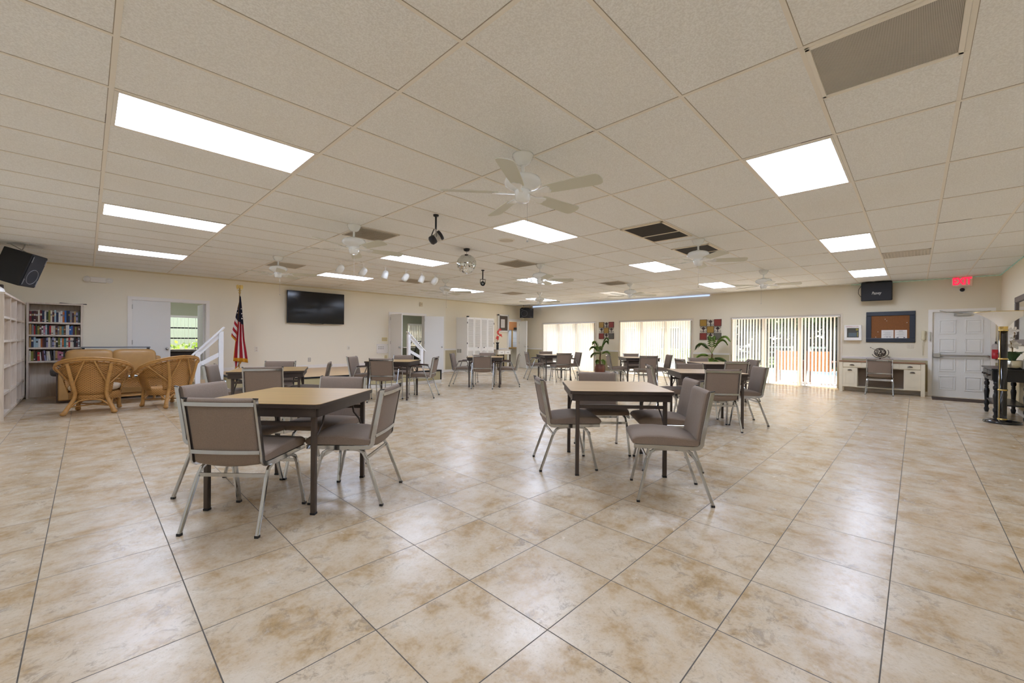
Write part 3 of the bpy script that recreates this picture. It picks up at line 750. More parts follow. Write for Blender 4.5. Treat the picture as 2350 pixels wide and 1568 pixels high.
g.box(hx-.03, -hy-.006, .09, hx+.006, -hy+.02, SH); g.obj('nosing', m_black, t)
g = G(); g.box(-hx-.002, -hy-.002, 0, hx+.002, -hy+.01, .085); g.box(-hx-.002, -hy, 0, -hx+.01, hy-.02, .085); g.box(hx-.01, -hy, 0, hx+.002, hy-.02, .085); g.obj('baseboard', m_white, t)
for nm, x0, x1, y1, lb in (('a', 1.74, 2.18, 12.55, 'khaki wooden step at the flag end of the stage'), ('b', 7.02, 7.44, 11.84, 'khaki wooden step at the exercise room end of the stage')):
    t = thing('stage_step', lb, 'step', ((x0+x1)/2, (11.28+y1)/2, 0)); a, b = (x1-x0)/2, (y1-11.28)/2
    g = G(); g.box(-a, -b, 0, a, b, .165); g.obj('riser', m_khaki, t); g = G(); g.box(-a, -b, .165, a, b, .185); g.obj('tread', m_stage, t)
def stair_rail(lab, xl, xh, y, zl, zh, z0h, s):
    t = thing('stair_rail', lab, 'stair rail', (xl, y, 0)); w = .045
    g = G(); g.box(-w, -w, 0, w, w, zl); g.obj('post', m_ply, t, .004)
    d = xh-xl; g = G(); g.box(d-w, -w, z0h, d+w, w, zh); g.obj('post', m_ply, t, .004)
    sl = (zh-zl)/abs(d); sg = 1 if d > 0 else -1
    g = G(); g.bar([(-sg*.14, 0, zl+.03-sl*.14), (d+sg*.06, 0, zh+.03+sl*.06)], .11, .03, up=(0, 0, 1)); g.obj('handrail', m_ply, t, .006)
    g = G(); g.bar([(-sg*.0, 0, zl-.04), (d, 0, zh-.04)], .03, .1, up=(0, 0, 1)); g.obj('top_rail', m_ply, t)
    g = G(); g.bar([(0, 0, zl-.30), (d, 0, zh-.52+.02)], .03, .085, up=(0, 0, 1)); g.obj('middle_rail', m_ply, t)
stair_rail('white wooden stair rail at the flag end of the stage', 1.69, 2.115, 11.25, .90, 1.36, 0, 1)
stair_rail('white wooden stair rail at the exercise room end of the stage', 7.39, 6.93, 11.2, .93, 1.37, SH, -1)
# television
t = thing('television', 'large flat black television mounted on the wall above the stage', 'television', (4.67, 12.5, 2.105))
g = G(); g.box(-.8, -.022, -.455, .8, .03, .455); g.obj('bezel', m_black, t, .006)
g = G(); g.box(-.788, -.0245, -.437, .788, -.021, .443); g.obj('screen', mat('tv_screen', '#08080a', .12, spec=.5), t)
g = G(); g.box(-.3, .03, -.2, .3, .098, .2); g.obj('wall_mount', m_black, t)
g = G(); g.tube([(-.2, -.01, -.455), (-.1, -.01, -.472), (.1, -.01, -.472), (.2, -.01, -.455)], .006, 6); g.obj('cable', m_black, t)
# flag
FXp, FYp = 2.66, 12.1
t = thing('flag_pole', 'gold-tipped flag pole standing on the stage floor', 'flag pole', (FXp, FYp, SH))
g = G(); g.lathe([(0, 0), (.13, 0), (.13, .02), (.09, .05), (.03, .07), (.025, .1), (0, .1)], 24); g.obj('base', m_brass, t)
g = G(); g.tube([(0, 0, .05), (0, 0, 1.98)], .014, 10); g.obj('pole', m_oak, t)
g = G(); g.lathe([(0, 1.97), (.022, 1.97), (.03, 1.985), (.018, 2.0), (.018, 2.03), (.05, 2.04), (.02, 2.05), (.012, 2.07), (0, 2.07)], 14)
g.sphere((0, 0, 2.12), .025, 10, 8, (1, .8, 1.7)); g.sphere((.006, -.012, 2.165), .014, 8, 6)
for s in (-1, 1):
    g.prism([(0, .05), (s*.05, .075), (s*.075, .05), (s*.07, -.01), (s*.055, -.045), (s*.03, -.02), (0, -.03)], -.006, .006, Matrix.Translation((0, 0, 2.11)) @ RA)
g.prism([(-.012, -.02), (.012, -.02), (.02, -.075), (-.02, -.075)], -.005, .005, Matrix.Translation((0, 0, 2.11)) @ RA)
g.obj('eagle_finial', m_brass, t)
mf = [mat('flag_navy', '#1b1c33', .8), mat('flag_red', '#a81e2d', .8), mat('flag_white', '#ddd6d4', .8), mat('flag_gold', '#d79a23', .7)]
def lerp(tab, z):
    for (z0, v0), (z1, v1) in zip(tab, tab[1:]):
        if z0 >= z >= z1: return v0+(v1-v0)*(z0-z)/(z0-z1)
    return tab[-1][1] if z < tab[-1][0] else tab[0][1]
Ltab = [(2.27, -.015), (1.9, -.035), (1.6, -.06), (1.24, -.10), (.95, -.14), (.66, -.17)]
Rtab = [(2.27, .015), (2.0, .045), (1.6, .085), (1.2, .12), (.95, .17), (.62, .225)]
g = G(); nz, nc = 40, 20; vs = []
for r in range(nz+1):
    z = 2.27-(2.27-.64)*r/nz; l, rr = lerp(Ltab, z), lerp(Rtab, z); amp = .03*min(1, (2.3-z)/.6)+.004
    for c in range(nc+1):
        u = c/nc; x = l+(rr-l)*u; y = -.035+amp*math.sin(u*PI*5.0+.4)-.02*u
        vs.append((x, y, z-SH-.03*u*u-(.02*u if r == nz else 0)))
g.add(vs, [], True)
for r in range(nz):
    z = 2.27-(2.27-.64)*(r+.5)/nz
    for c in range(nc):
        g.s = True
        if c == 0 or r >= nz-2: g.m = 3
        elif z > 1.63-.06*(c/nc): g.m = 0
        else: g.m = (1, 2, 1, 2, 1)[min(4, int((c-1)/3.8))]
        i = r*(nc+1)+c
        g.f.append((i, i+nc+1, i+nc+2, i+1)); g.mi.append(g.m); g.sm.append(True)
# rear fold with its own stripes
vs = []; o0 = len(g.v); nr, nk = 24, 6
for r in range(nr+1):
    f = r/nr
    for c in range(nk+1):
        u = c/nk; zt = 2.2-.12*u; zb = 1.20+.06*(1-u)-.10*u; z = zt+(zb-zt)*f
        x0 = -.01-.05*f-.01*u
        wl = .13*max(0, f-.05)**1.0; x = (.0-.1*f)-wl*(1-u)+.03*u
        vs.append((x, .01+.02*math.sin(u*PI*2), z-SH))
g.add(vs, [], True)
for r in range(nr):
    f = (r+.5)/nr
    for c in range(nk):
        if r == nr-1: m = 3
        elif f < .5: m = 0
        else: m = (2, 1, 2, 1, 2, 1)[min(5, int((f-.5)/.5*6.2))]
        i = o0+r*(nk+1)+c; g.f.append((i, i+nk+1, i+nk+2, i+1)); g.mi.append(m); g.sm.append(True)
# lower tail
o0 = len(g.v); vs = []
for r in range(9):
    f = r/8; z = .72-.28*f
    for c in range(9):
        u = c/8; x = (-.15+.04*f)+(.3-.2*f)*u; vs.append((x, .02+.012*math.sin(u*PI*3), z-SH+.06*u*f))
g.add(vs, [], True)
for r in range(8):
    for c in range(8):
        m = 3 if (r == 7 or c >= 6) else (2, 1, 1, 2, 2, 1)[c]; i = o0+r*9+c
        g.f.append((i, i+9, i+10, i+1)); g.mi.append(m); g.sm.append(True)
g.m = 2
for sx, sz, sr in ((.035, 1.82, .022), (.04, 1.70, .024), (.06, 1.76, .018), (.02, 1.94, .018), (-.07, 1.93, .018), (-.065, 1.84, .018)):
    pts = [(sr*(1 if k % 2 == 0 else .42)*math.sin(k*PI/5), sr*(1 if k % 2 == 0 else .42)*math.cos(k*PI/5)) for k in range(10)]
    yy = -.085 if sx > 0 else -.015
    g.prism(pts, 0, .002, Matrix.Translation((sx, yy, sz-SH)) @ RA)
g.v = [(x*.78, y, z) for x, y, z in g.v]; fo = g.obj('flag', mf, None); fo.location = (FXp, FYp, SH); sol = fo.modifiers.new('cloth', 'SOLIDIFY'); sol.thickness = .002
tag(fo, 'draped American flag with gold fringe hanging from the pole on the stage', 'flag')

# ------------------------------------------------------------------ wall fittings on the stage wall
def plate(name, lab, cat, x, z, w, h, col, detail, wall='A'):
    t = thing(name, lab, cat, (x, YA, z) if wall == 'A' else (XB, x, z))
    M = RA if wall == 'A' else RB
    g = G(); g.prism(rrect(w, h, .006, 2), 0, .006, M); g.obj('plate', mat('plate_'+col, '#'+col, .4), t, .0015, 1)
    g = G()
    for (dx, dy, a, b, d) in detail: g.prism([(dx-a, dy-b), (dx+a, dy-b), (dx+a, dy+b), (dx-a, dy+b)], .006, .006+d, M)
    g.obj('outlet_face' if 'outlet' in name else 'toggle', mat('plate_face_'+col, '#cfc6b4', .4), t)
plate('wall_outlet', 'white wall plate at switch height beside the flag', 'wall outlet', 3.16, .92, .09, .14, 'e9e5da', [(0, .03, .018, .018, .003), (0, -.03, .018, .018, .003)])
plate('wall_outlet', 'white wall plate at switch height under the television', 'wall outlet', 5.67, .93, .09, .13, 'e6e2d6', [(0, .0, .02, .035, .003)])
plate('wall_outlet', 'grey electrical outlet low on the wall above the stage floor', 'wall outlet', 4.51, .60, .08, .12, 'b9b4aa', [(0, .026, .018, .016, .003), (0, -.026, .018, .016, .003)])
plate('light_switch', 'yellowed three-toggle switch plate above the white control panel', 'light switch', 6.88, 1.21, .19, .12, 'd3c48f', [(-.05, 0, .008, .018, .012), (0, 0, .008, .018, .012), (.05, 0, .008, .018, .012)])
plate('wall_outlet', 'yellowed blank wall plate below the white control panel', 'wall outlet', 6.93, .62, .09, .11, 'd3c48f', [(0, 0, .02, .02, .002)])
t = thing('control_panel', 'white metal control panel with two rows of small switches', 'control panel', (6.8, YA, .9))
g = G(); g.prism(rrect(.40, .31, .006, 2), 0, .018, RA); g.obj('cover', m_white, t, .002)
g = G()
for k in range(4):
    for zz in (.06, .0): g.prism([(-.14+k*.055-.009, zz-.01), (-.14+k*.055+.009, zz-.01), (-.14+k*.055+.009, zz+.01), (-.14+k*.055-.009, zz+.01)], .018, .028, RA)
g.obj('switches', mat('dark_switch', '#4d4a45', .5), t)
g = G()
for sx in (-.18, .18):
    for sz in (-.135, .135): g.lathe([(0, .022), (.008, .021), (.009, .018)], 8, (sx, 0, sz), RA.to_3x3().to_4x4())
g.obj('screws', m_steel, t)
t = thing('emergency_light', 'white twin-lamp emergency light high on the wall above the books', 'emergency light', (.17, YA, 2.435))
g = G(); g.box(-.12, -.07, -.055, .12, 0, .055); g.obj('housing', m_white, t, .006)
for s in (-1, 1):
    g = G(); M = Matrix.Translation((s*.165, -.05, 0)) @ Matrix.Rotation(PI/2, 4, 'X') @ Matrix.Rotation(s*.25, 4, 'Y'); g.lathe([(0, -.05), (.04, -.045), (.06, 0), (.062, .02), (.055, .02), (.0, -.02)], 18, (0,0,0), M); l = g.obj('lamp_head', m_white, t)
    g = G(); g.lathe([(0, .018), (.05, .014), (.054, .008), (0, .008)], 18, (0,0,0), M); g.obj('lens', mat('clear_lens', '#e9e8e4', .08), l)
t = thing('wall_siren', 'small beige alarm box on the wall above the exercise room doors', 'alarm', (8.27, YA, 2.46))
g = G(); g.box(-.05, -.06, -.075, .05, 0, .075); g.obj('box', mat('beige_plastic', '#dccfb2', .5), t, .01)
g = G(); g.box(-.03, -.064, -.04, .03, -.059, .04); g.obj('grille', mat('beige_grille', '#c2b597', .6), t)

# ------------------------------------------------------------------ tall cabinet, notice case, small white table
t = thing('louvred_cabinet', 'tall white cabinet with four louvred upper doors', 'cabinet', (10.53, 12.25, 0))
x0, x1, y0, y1, H = -.67, .69, -.32, .335, 2.06
g = G(); g.box(x0, y0+.02, .0, x1, y1, H); g.obj('carcass', m_white, t)
W = (x1-x0)/4
for k in range(4):
    a, b = x0+k*W+.004, x0+(k+1)*W-.004
    for (z0, z1, lou) in ((.88, H-.01, True), (.06, .86, False)):
        g = G(); f = .04
        g.box(a, y0-.002, z0, a+f, y0+.018, z1); g.box(b-f, y0-.002, z0, b, y0+.018, z1); g.box(a+f, y0-.002, z0, b-f, y0+.018, z0+.06); g.box(a+f, y0-.002, z1-.06, b-f, y0+.018, z1)
        n = int((z1-z0-.12)/.035)
        for q in range(n):
            zc = z0+.075+(z1-z0-.15)*q/(n-1)
            g.obox(Matrix.Translation(((a+b)/2, y0+.008, zc)) @ Matrix.Rotation(.7, 4, 'X'), (b-a)/2-f, .003, .018)
        d = g.obj('door', m_white, t)
        if k in (1, 2):
            kx = b-.03 if k == 1 else a+.03; kz = .92 if lou else .80
            kx = (a+b)/2+(.02 if k == 1 else -.02)
            g = G(); g.lathe([(0, 0), (.009, 0), (.009, .015), (.02, .02), (.018, .03), (0, .034)], 12, (kx, y0-.002, kz), RA.to_3x3().to_4x4()); g.obj('knob', mat('dark_knob' if lou else 'white_knob', '#3d3936' if lou else '#dedad2', .4), d)
for sx in (x0+.005, x1-.005):
    for z in (.55, 1.05, 1.82, .2):
        g = G(); g.box(sx-.012, y0-.008, z, sx+.012, y0+.002, z+.07); g.obj('hinge', m_black, t)
g = G()
for q in (0, 1): g.box(x0-.008, .02+q*.14, .72, x0+.002, .13+q*.14, .86)
g.obj('side_vent', mat('vent_plate', '#a5a29b', .6), t)
t = thing('cable_coil', 'small dark cable bundle lying on top of the white cabinet', 'cable', (9.93, 12.0, 2.06))
g = G()
for k in range(3): g.tube([(.05*math.cos(a)+k*.01, .04*math.sin(a), .012+k*.014) for a in [2*PI*i/12 for i in range(12)]], .008, 6, True)
g.obj('coil', m_black, t)
t = thing('display_case', 'white framed notice case with dark backing and white paper', 'notice case', (12.365, YA, 1.93))
g = G(); w, h = .315, .37
g.box(-w, -.06, -h, -w+.065, 0, h); g.box(w-.065, -.06, -h, w, 0, h); g.box(-w, -.06, -h, w, 0, -h+.06); g.box(-w, -.06, h-.06, w, 0, h); g.obj('frame', m_white, t, .004)
g = G(); g.box(-w+.06, -.02, -h+.055, w-.06, 0, h-.055); g.obj('backing', mat('dark_brown_felt', '#5d5148', .9), t)
g = G(); g.box(-.13, -.0235, -.19, .10, -.0205, .17); g.obj('paper', mat('paper_white', '#e2deda', .8), t)
g = G()
for k in range(9): g.box(-.1, -.0245, .12-k*.03, .0+.07*((k*7) % 3)/3, -.0236, .124-k*.03)
g.obj('text_lines', mat('ink', '#8f8b88', .8), t)
t = thing('console_table', 'small white two-drawer table with dark legs under the notice case', 'table', (12.0, 12.32, 0))
g = G(); g.box(-.40, -.23, .79, .40, .25, .82); g.obj('tabletop', mat('greyed_white', '#cfc6bb', .5), t, .004)
g = G(); g.box(-.37, -.2, .62, .37, .23, .79); g.obj('apron', mat('greyed_white', '#cfc6bb', .5), t)
for s in (-1, 1):
    g = G(); g.box(s*.18-.16, -.215, .64, s*.18+.16, -.199, .775); d = g.obj('drawer', m_white, t, .004)
    g = G(); g.bar([(s*.18-.05, -.216, .71), (s*.18-.04, -.235, .70), (s*.18+.04, -.235, .70), (s*.18+.05, -.216, .71)], .012, .01); g.obj('handle', mat('dark_knob', '#3d3936', .4), d)
for sx in (-.35, .35):
    for sy in (-.18, .2):
        g = G(); g.box(sx-.022, sy-.022, 0, sx+.022, sy+.022, .62); g.obj('leg', mat('dark_walnut', '#3a2d26', .4), t, .004)
def flower(g, c, r, n=5, tilt=None, axis=(0, -1, .2)):
    ax = Vector(axis).normalized(); q = ax.to_track_quat('Z', 'Y').to_matrix().to_4x4(); M = Matrix.Translation(c) @ q
    for k in range(n):
        a = 2*PI*k/n+rnd.random()*.3; ca, sa = math.cos(a), math.sin(a); b = a+PI/2
        pts = [(0, 0, 0)]
        for rr, w, zz in ((.35, .28, .05), (.7, .36, .12), (1., .0, .06)): pass
        p = [Vector((0, 0, 0)), Vector((.5*ca+.32*math.cos(b), .5*sa+.32*math.sin(b), .1)), Vector((1.*ca+.18*math.cos(b), 1.*sa+.18*math.sin(b), .12)), Vector((1.05*ca, 1.05*sa, .02)), Vector((1.*ca-.18*math.cos(b), 1.*sa-.18*math.sin(b), .12)), Vector((.5*ca-.32*math.cos(b), .5*sa-.32*math.sin(b), .1))]
        g.add([M @ (v*r) for v in p], [(0, 1, 2), (0, 2, 3), (0, 3, 4), (0, 4, 5)], True)
t = thing('flower_vase', 'black vase with an arching stem of red orchid blossoms', 'vase', (11.73, 12.25, .82))
g = G(); g.lathe([(0, 0), (.045, 0), (.05, .02), (.048, .2), (.04, .22), (.035, .22), (.035, .02), (0, .02)], 18); g.obj('vase', m_black, t)
g = G(); g.lathe([(.03, .2), (.05, .26), (.075, .3), (.06, .26), (.03, .2)], 8); g.obj('vase_collar', m_black, t)
sp = [(0, 0, .1), (-.01, 0, .3), (-.02, 0, .5), (-.01, 0, .66), (.05, 0, .79), (.13, 0, .82)]
g = G(); g.tube(sp, .005, 6); g.tube([(0, 0, .3), (.04, 0, .52), (.12, 0, .6), (.18, 0, .57)], .005, 6); g.obj('stem', mat('green_stem', '#56683a', .5), t)
mr = mat('red_petal', '#d4301f', .6)
for c in ((-.07, -.02, .47), (-.02, -.03, .43), (-.05, -.03, .53), (.0, -.02, .5), (-.03, -.03, .68), (-.01, -.03, .74), (.03, -.03, .8), (.08, -.03, .83), (.13, -.03, .82), (.02, -.03, .64), (.07, -.03, .62), (.12, -.03, .6), (.17, -.03, .6), (.19, -.03, .55)):
    g = G(); flower(g, c, .05, 5, axis=(rnd.uniform(-.5, .5), -1, rnd.uniform(-.2, .5))); g.obj('blossom', mr, t)

# ------------------------------------------------------------------ bookcases, books
t = thing('bookcase', 'long pale open-shelf bookcase along the side wall, nearly empty', 'bookcase', (-.83, 9.35, 0))
ys = [0, .79, 1.57, 2.33, 2.88]
g = G(); g.box(-.32, 0, 0, 0, .03, 1.82); g.obj('end_panel', m_shelf, t)
g = G(); g.box(-.33, -.01, 1.82, .012, 2.88, 1.85); g.obj('top_board', m_shelf, t)
g = G(); g.box(-.335, .0, .0, -.32, 2.88, 1.82); g.obj('back_panel', m_shelf, t)
for y in ys[1:]:
    g = G(); g.box(-.32, y-.018, .06, 0, y+.018, 1.82); g.obj('divider', m_shelf, t)
for z in (.06, .37, .76, 1.14, 1.49):
    g = G(); g.box(-.318, .03, z-.015, -.004, 2.88, z+.018); g.obj('shelf', m_shelf, t)
g = G(); g.box(-.31, .03, 0, -.03, 2.88, .045); g.obj('plinth', m_shelf, t)
X0, X1, BY0, BY1 = -.80, -.075, 12.27, 12.585
t = thing('bookcase', 'four-shelf bookcase against the wall, packed full of books', 'bookcase', ((X0+X1)/2, BY0, 0)); w = (X1-X0)/2; d = BY1-BY0
for s in (-1, 1):
    g = G(); g.box(s*w-.015, 0, 0 if s < 0 else .70, s*w+.015, d, 1.86); g.obj('side_panel', m_shelf, t)
g = G(); g.box(-w-.02, -.012, 1.85, w+.02, d, 1.88); g.obj('top_board', m_shelf, t)
g = G(); g.box(-w+.015, d-.02, 0, w-.015, d, 1.85); g.obj('back_panel', m_shelf, t)
SH4 = (1.50, 1.25, 1.0, .735)
for z in SH4:
    g = G(); g.box(-w+.015, 0, z-.035, w-.015, d-.02, z); g.obj('shelf', m_shelf, t)
BC = [('dark red', '#6e2026'), ('black', '#1d1c20'), ('navy', '#222c4a'), ('cream', '#d9d0bb'), ('white', '#d8d6d2'), ('tan', '#b08e58'), ('dark green', '#2f4034'), ('brown', '#5a3b28'), ('red', '#b3262c'),
      ('blue', '#2f63a8'), ('pale blue', '#9fb9c4'), ('grey', '#77777b'), ('orange', '#c06a2e'), ('maroon', '#4c2127'), ('olive', '#7d7c34'), ('teal', '#3b7f83'), ('lilac', '#8c8bb0'), ('pink', '#b9738a')]
bm = {n: mat('book_'+n.replace(' ', '_'), c, .55) for n, c in BC}; m_page = mat('book_pages', '#d9cfba', .8)
order = {0: 'dark red,black,maroon,brown,cream,dark red,navy,white,dark green,olive,cream,maroon,pale blue,navy,white,white,orange,blue,black,navy,grey,maroon,tan,lilac,dark green',
         1: 'tan,grey,red,dark green,olive,brown,white,pink,pale blue,black,red,cream,white,maroon,grey,tan,teal,brown,white,white,blue,blue,maroon,olive,brown,brown',
         2: 'tan,navy,pale blue,pale blue,white,orange,maroon,black,lilac,cream,grey,lilac,white,black,olive,pale blue,orange,teal,cream,red,cream,white,black,maroon,grey',
         3: 'cream,olive,brown,black,red,white,maroon,lilac,white,cream,black,grey,tan,pink,pink,pink,dark green,maroon,white,black,maroon,black,navy,teal'}
rown4 = ('top shelf', 'second shelf', 'third shelf', 'lowest shelf'); ordn = lambda n: ('%d' % n)+('th' if 10 <= n % 100 <= 20 else {1: 'st', 2: 'nd', 3: 'rd'}.get(n % 10, 'th'))
for r in range(4):
    names = order[r].split(','); n = len(names); tot = X1-X0-.045; ws = [rnd.uniform(.8, 1.25) for _ in names]; S = sum(ws); x = X0+.02
    for k, (nm, q) in enumerate(zip(names, ws)):
        wd = q/S*tot; h = rnd.uniform(.165, .205) if r else rnd.uniform(.19, .25); dp = rnd.uniform(.13, .17); lean = 0
        if r == 3 and k in (5, 7, 9, 10): lean = math.radians(-5)
        g = G(); wq = wd*.94/2
        if lean: wq *= .8
        y0 = BY0+rnd.uniform(.015, .04)
        M = Matrix.Translation((x+wd/2, y0, SH4[r]+.0005+abs(math.sin(lean))*wq)) @ Matrix.Rotation(lean, 4, 'Y')
        def bx(a, b, c, d_, e, f_): g.obox(M @ Matrix.Translation(((a+d_)/2, (b+e)/2, (c+f_)/2)), (d_-a)/2, (e-b)/2, (f_-c)/2)
        bx(-wq, 0, 0, wq, .004, h); bx(-wq, .004, 0, -wq+.002, dp, h); bx(wq-.002, .004, 0, wq, dp, h)
        g.m = 1; bx(-wq+.002, .004, .004, wq-.002, dp-.004, h-.004)
        g.m = 2
        if rnd.random() < .6: bx(-wq*.85, -.0006, h*.55, wq*.85, 0, h*.72)
        if rnd.random() < .4: bx(-wq*.85, -.0006, h*.12, wq*.85, 0, h*.2)
        band = rnd.choice(['cream', 'white', 'tan', 'black', 'grey'])
        o = g.obj('book', [bm[nm], m_page, bm[band]])
        tag(o, '%s book standing %s from the bookcase corner on the %s' % (nm, ordn(k+1), rown4[r]), 'book', 'books on the '+rown4[r])
        x += wd
def simple(name, lab, cat, g, m, loc=None, bev=0., rz=0., group=None):
    o = g.obj(name, m, None, bev, loc=loc, rot=(0, 0, rz)); return tag(o, lab, cat, group)
g = G(); g.box(-.03, -.012, 0, .03, .012, .2); simple('book', 'blue book standing alone on the nearly empty side bookcase', 'book', g, bm['blue'], (-.93, 11.95, 1.158), .002)
g = G(); g.prism(rrect(.2, .27, .012), 0, .012, RC @ Matrix.Rotation(0, 4, 'X')); g.m = 1; g.prism(rrect(.15, .2, .004), .012, .0125, RC)
o = simple('picture_frame', 'white framed notice propped in the side bookcase under the blue book', 'picture frame', g, [m_white, mat('grey_print', '#9fa3ab', .6)], (-.93, 11.95, .778+.136), 0, math.radians(-125))
t = thing('succulent_pot', 'little green plant in a white pot on the bottom bookcase shelf', 'plant', (-.9, 10.35, .0785))
g = G(); g.lathe([(0, 0), (.035, 0), (.045, .05), (.038, .05), (0, .045)], 14); g.obj('pot', m_white, t)
g = G()
for k in range(9):
    a = k*2.4; g.add([(.01*math.cos(a+1.5), .01*math.sin(a+1.5), .045), (.01*math.cos(a-1.5), .01*math.sin(a-1.5), .045), (.04*math.cos(a), .04*math.sin(a), .09), (.05*math.cos(a), .05*math.sin(a), .1)], [(0, 1, 2), (0, 2, 3)], True)
g.obj('leaves', mat('dark_leaf', '#3f5a31', .5), t)
g = G(); g.sphere((0, 0, 0), .11, 18, 8, (1, 1, .7)); o = simple('white_bowl', 'white upturned bowl on top of the side bookcase end', 'bowl', G().lathe([(.12, 0), (.11, .05), (.07, .085), (0, .095)], 20), m_white, (-.95, 9.5, 1.85))
g = G(); g.box(-.07, -.05, 0, .07, .05, .14); simple('wooden_box', 'dark brown box on top of the side bookcase below the speaker', 'box', g, mat('dark_walnut', '#3a2d26', .4), (-.95, 9.85, 1.85), .004)
g = G(); g.prism([(-.2, .0), (-.18, .02), (.0, .006), (.19, .016), (.2, .0)], -.05, .05, RA); simple('leather_strap', 'flat dark strap lying on top of the full bookcase', 'strap', g, m_dleather, (-.2, 12.4, 1.8805))

# ------------------------------------------------------------------ seating corner
def puff(g, x0, x1, y0, y1, z0, z1, p=.28, n=8):
    """soft cushion: rounded box with bulging faces"""
    cx, cy, cz = (x0+x1)/2, (y0+y1)/2, (z0+z1)/2; a, b, c = (x1-x0)/2, (y1-y0)/2, (z1-z0)/2
    def f(u, e): return math.copysign(abs(u)**e, u)
    rings = []
    N = 10; K = 28
    for i in range(N+1):
        th = -PI/2+PI*i/N; r = []
        for k in range(K):
            ph = 2*PI*k/K
            r.append((cx+a*f(math.cos(th), p)*f(math.cos(ph), p), cy+b*f(math.cos(th), p)*f(math.sin(ph), p), cz+c*f(math.sin(th), p)))
        rings.append(r)
    g.loft(rings, True, False)
t = thing('sofa', 'tan leather two-seat sofa with dark brown edging behind the wicker chairs', 'sofa', (.39, 11.55, 0))
g = G(); g.box(-.6, -.38, .05, .6, .4, .3); g.obj('base', m_leather, t, .02)
g = G(); g.box(-.74, .22, .1, .74, .46, .82); g.obj('back_frame', m_leather, t, .05, 3)
for s in (-1, 1):
    g = G(); puff(g, s*.3-.3, s*.3+.3, -.42, .2, .28, .47, .3); g.obj('seat_cushion', m_leather, t)
for s in (-1, 1):
    g = G(); puff(g, s*.325-.365, s*.325+.325 if s > 0 else s*.325+.325, .02, .34, .44, .97, .36); g.obj('back_cushion', m_leather, t)
for s in (-1, 1):
    g = G(); g.box(s*.68-.085, -.46, .04, s*.68+.085, .42, .56); a = g.obj('arm', m_leather, t, .03, 3)
    g = G(); ring = [(s*.68-.085, -.463, .03), (s*.68+.085, -.463, .03), (s*.68+.085, -.463, .55), (s*.68-.085, -.463, .55)]; g.bar(ring, .02, .03, up=(0, 1, 0), closed=True); g.obj('edging', m_brown, a)
    g = G(); puff(g, s*.74-.12, s*.74+.12, -.46, .3, .48, .63, .5); g.obj('arm_pad', m_dleather, a)
t = thing('sofa_table', 'grey-topped narrow table hidden behind the tan leather sofa', 'table', (.45, 12.2, 0))
g = G(); g.box(-.53, -.1, .985, .53, .1, 1.01); g.obj('tabletop', mat('slate_grey', '#7f848a', .35), t, .003)
for sx in (-.5, .5):
    g = G(); g.box(sx-.02, -.08, 0, sx+.02, .08, .985); g.obj('leg', m_black, t)

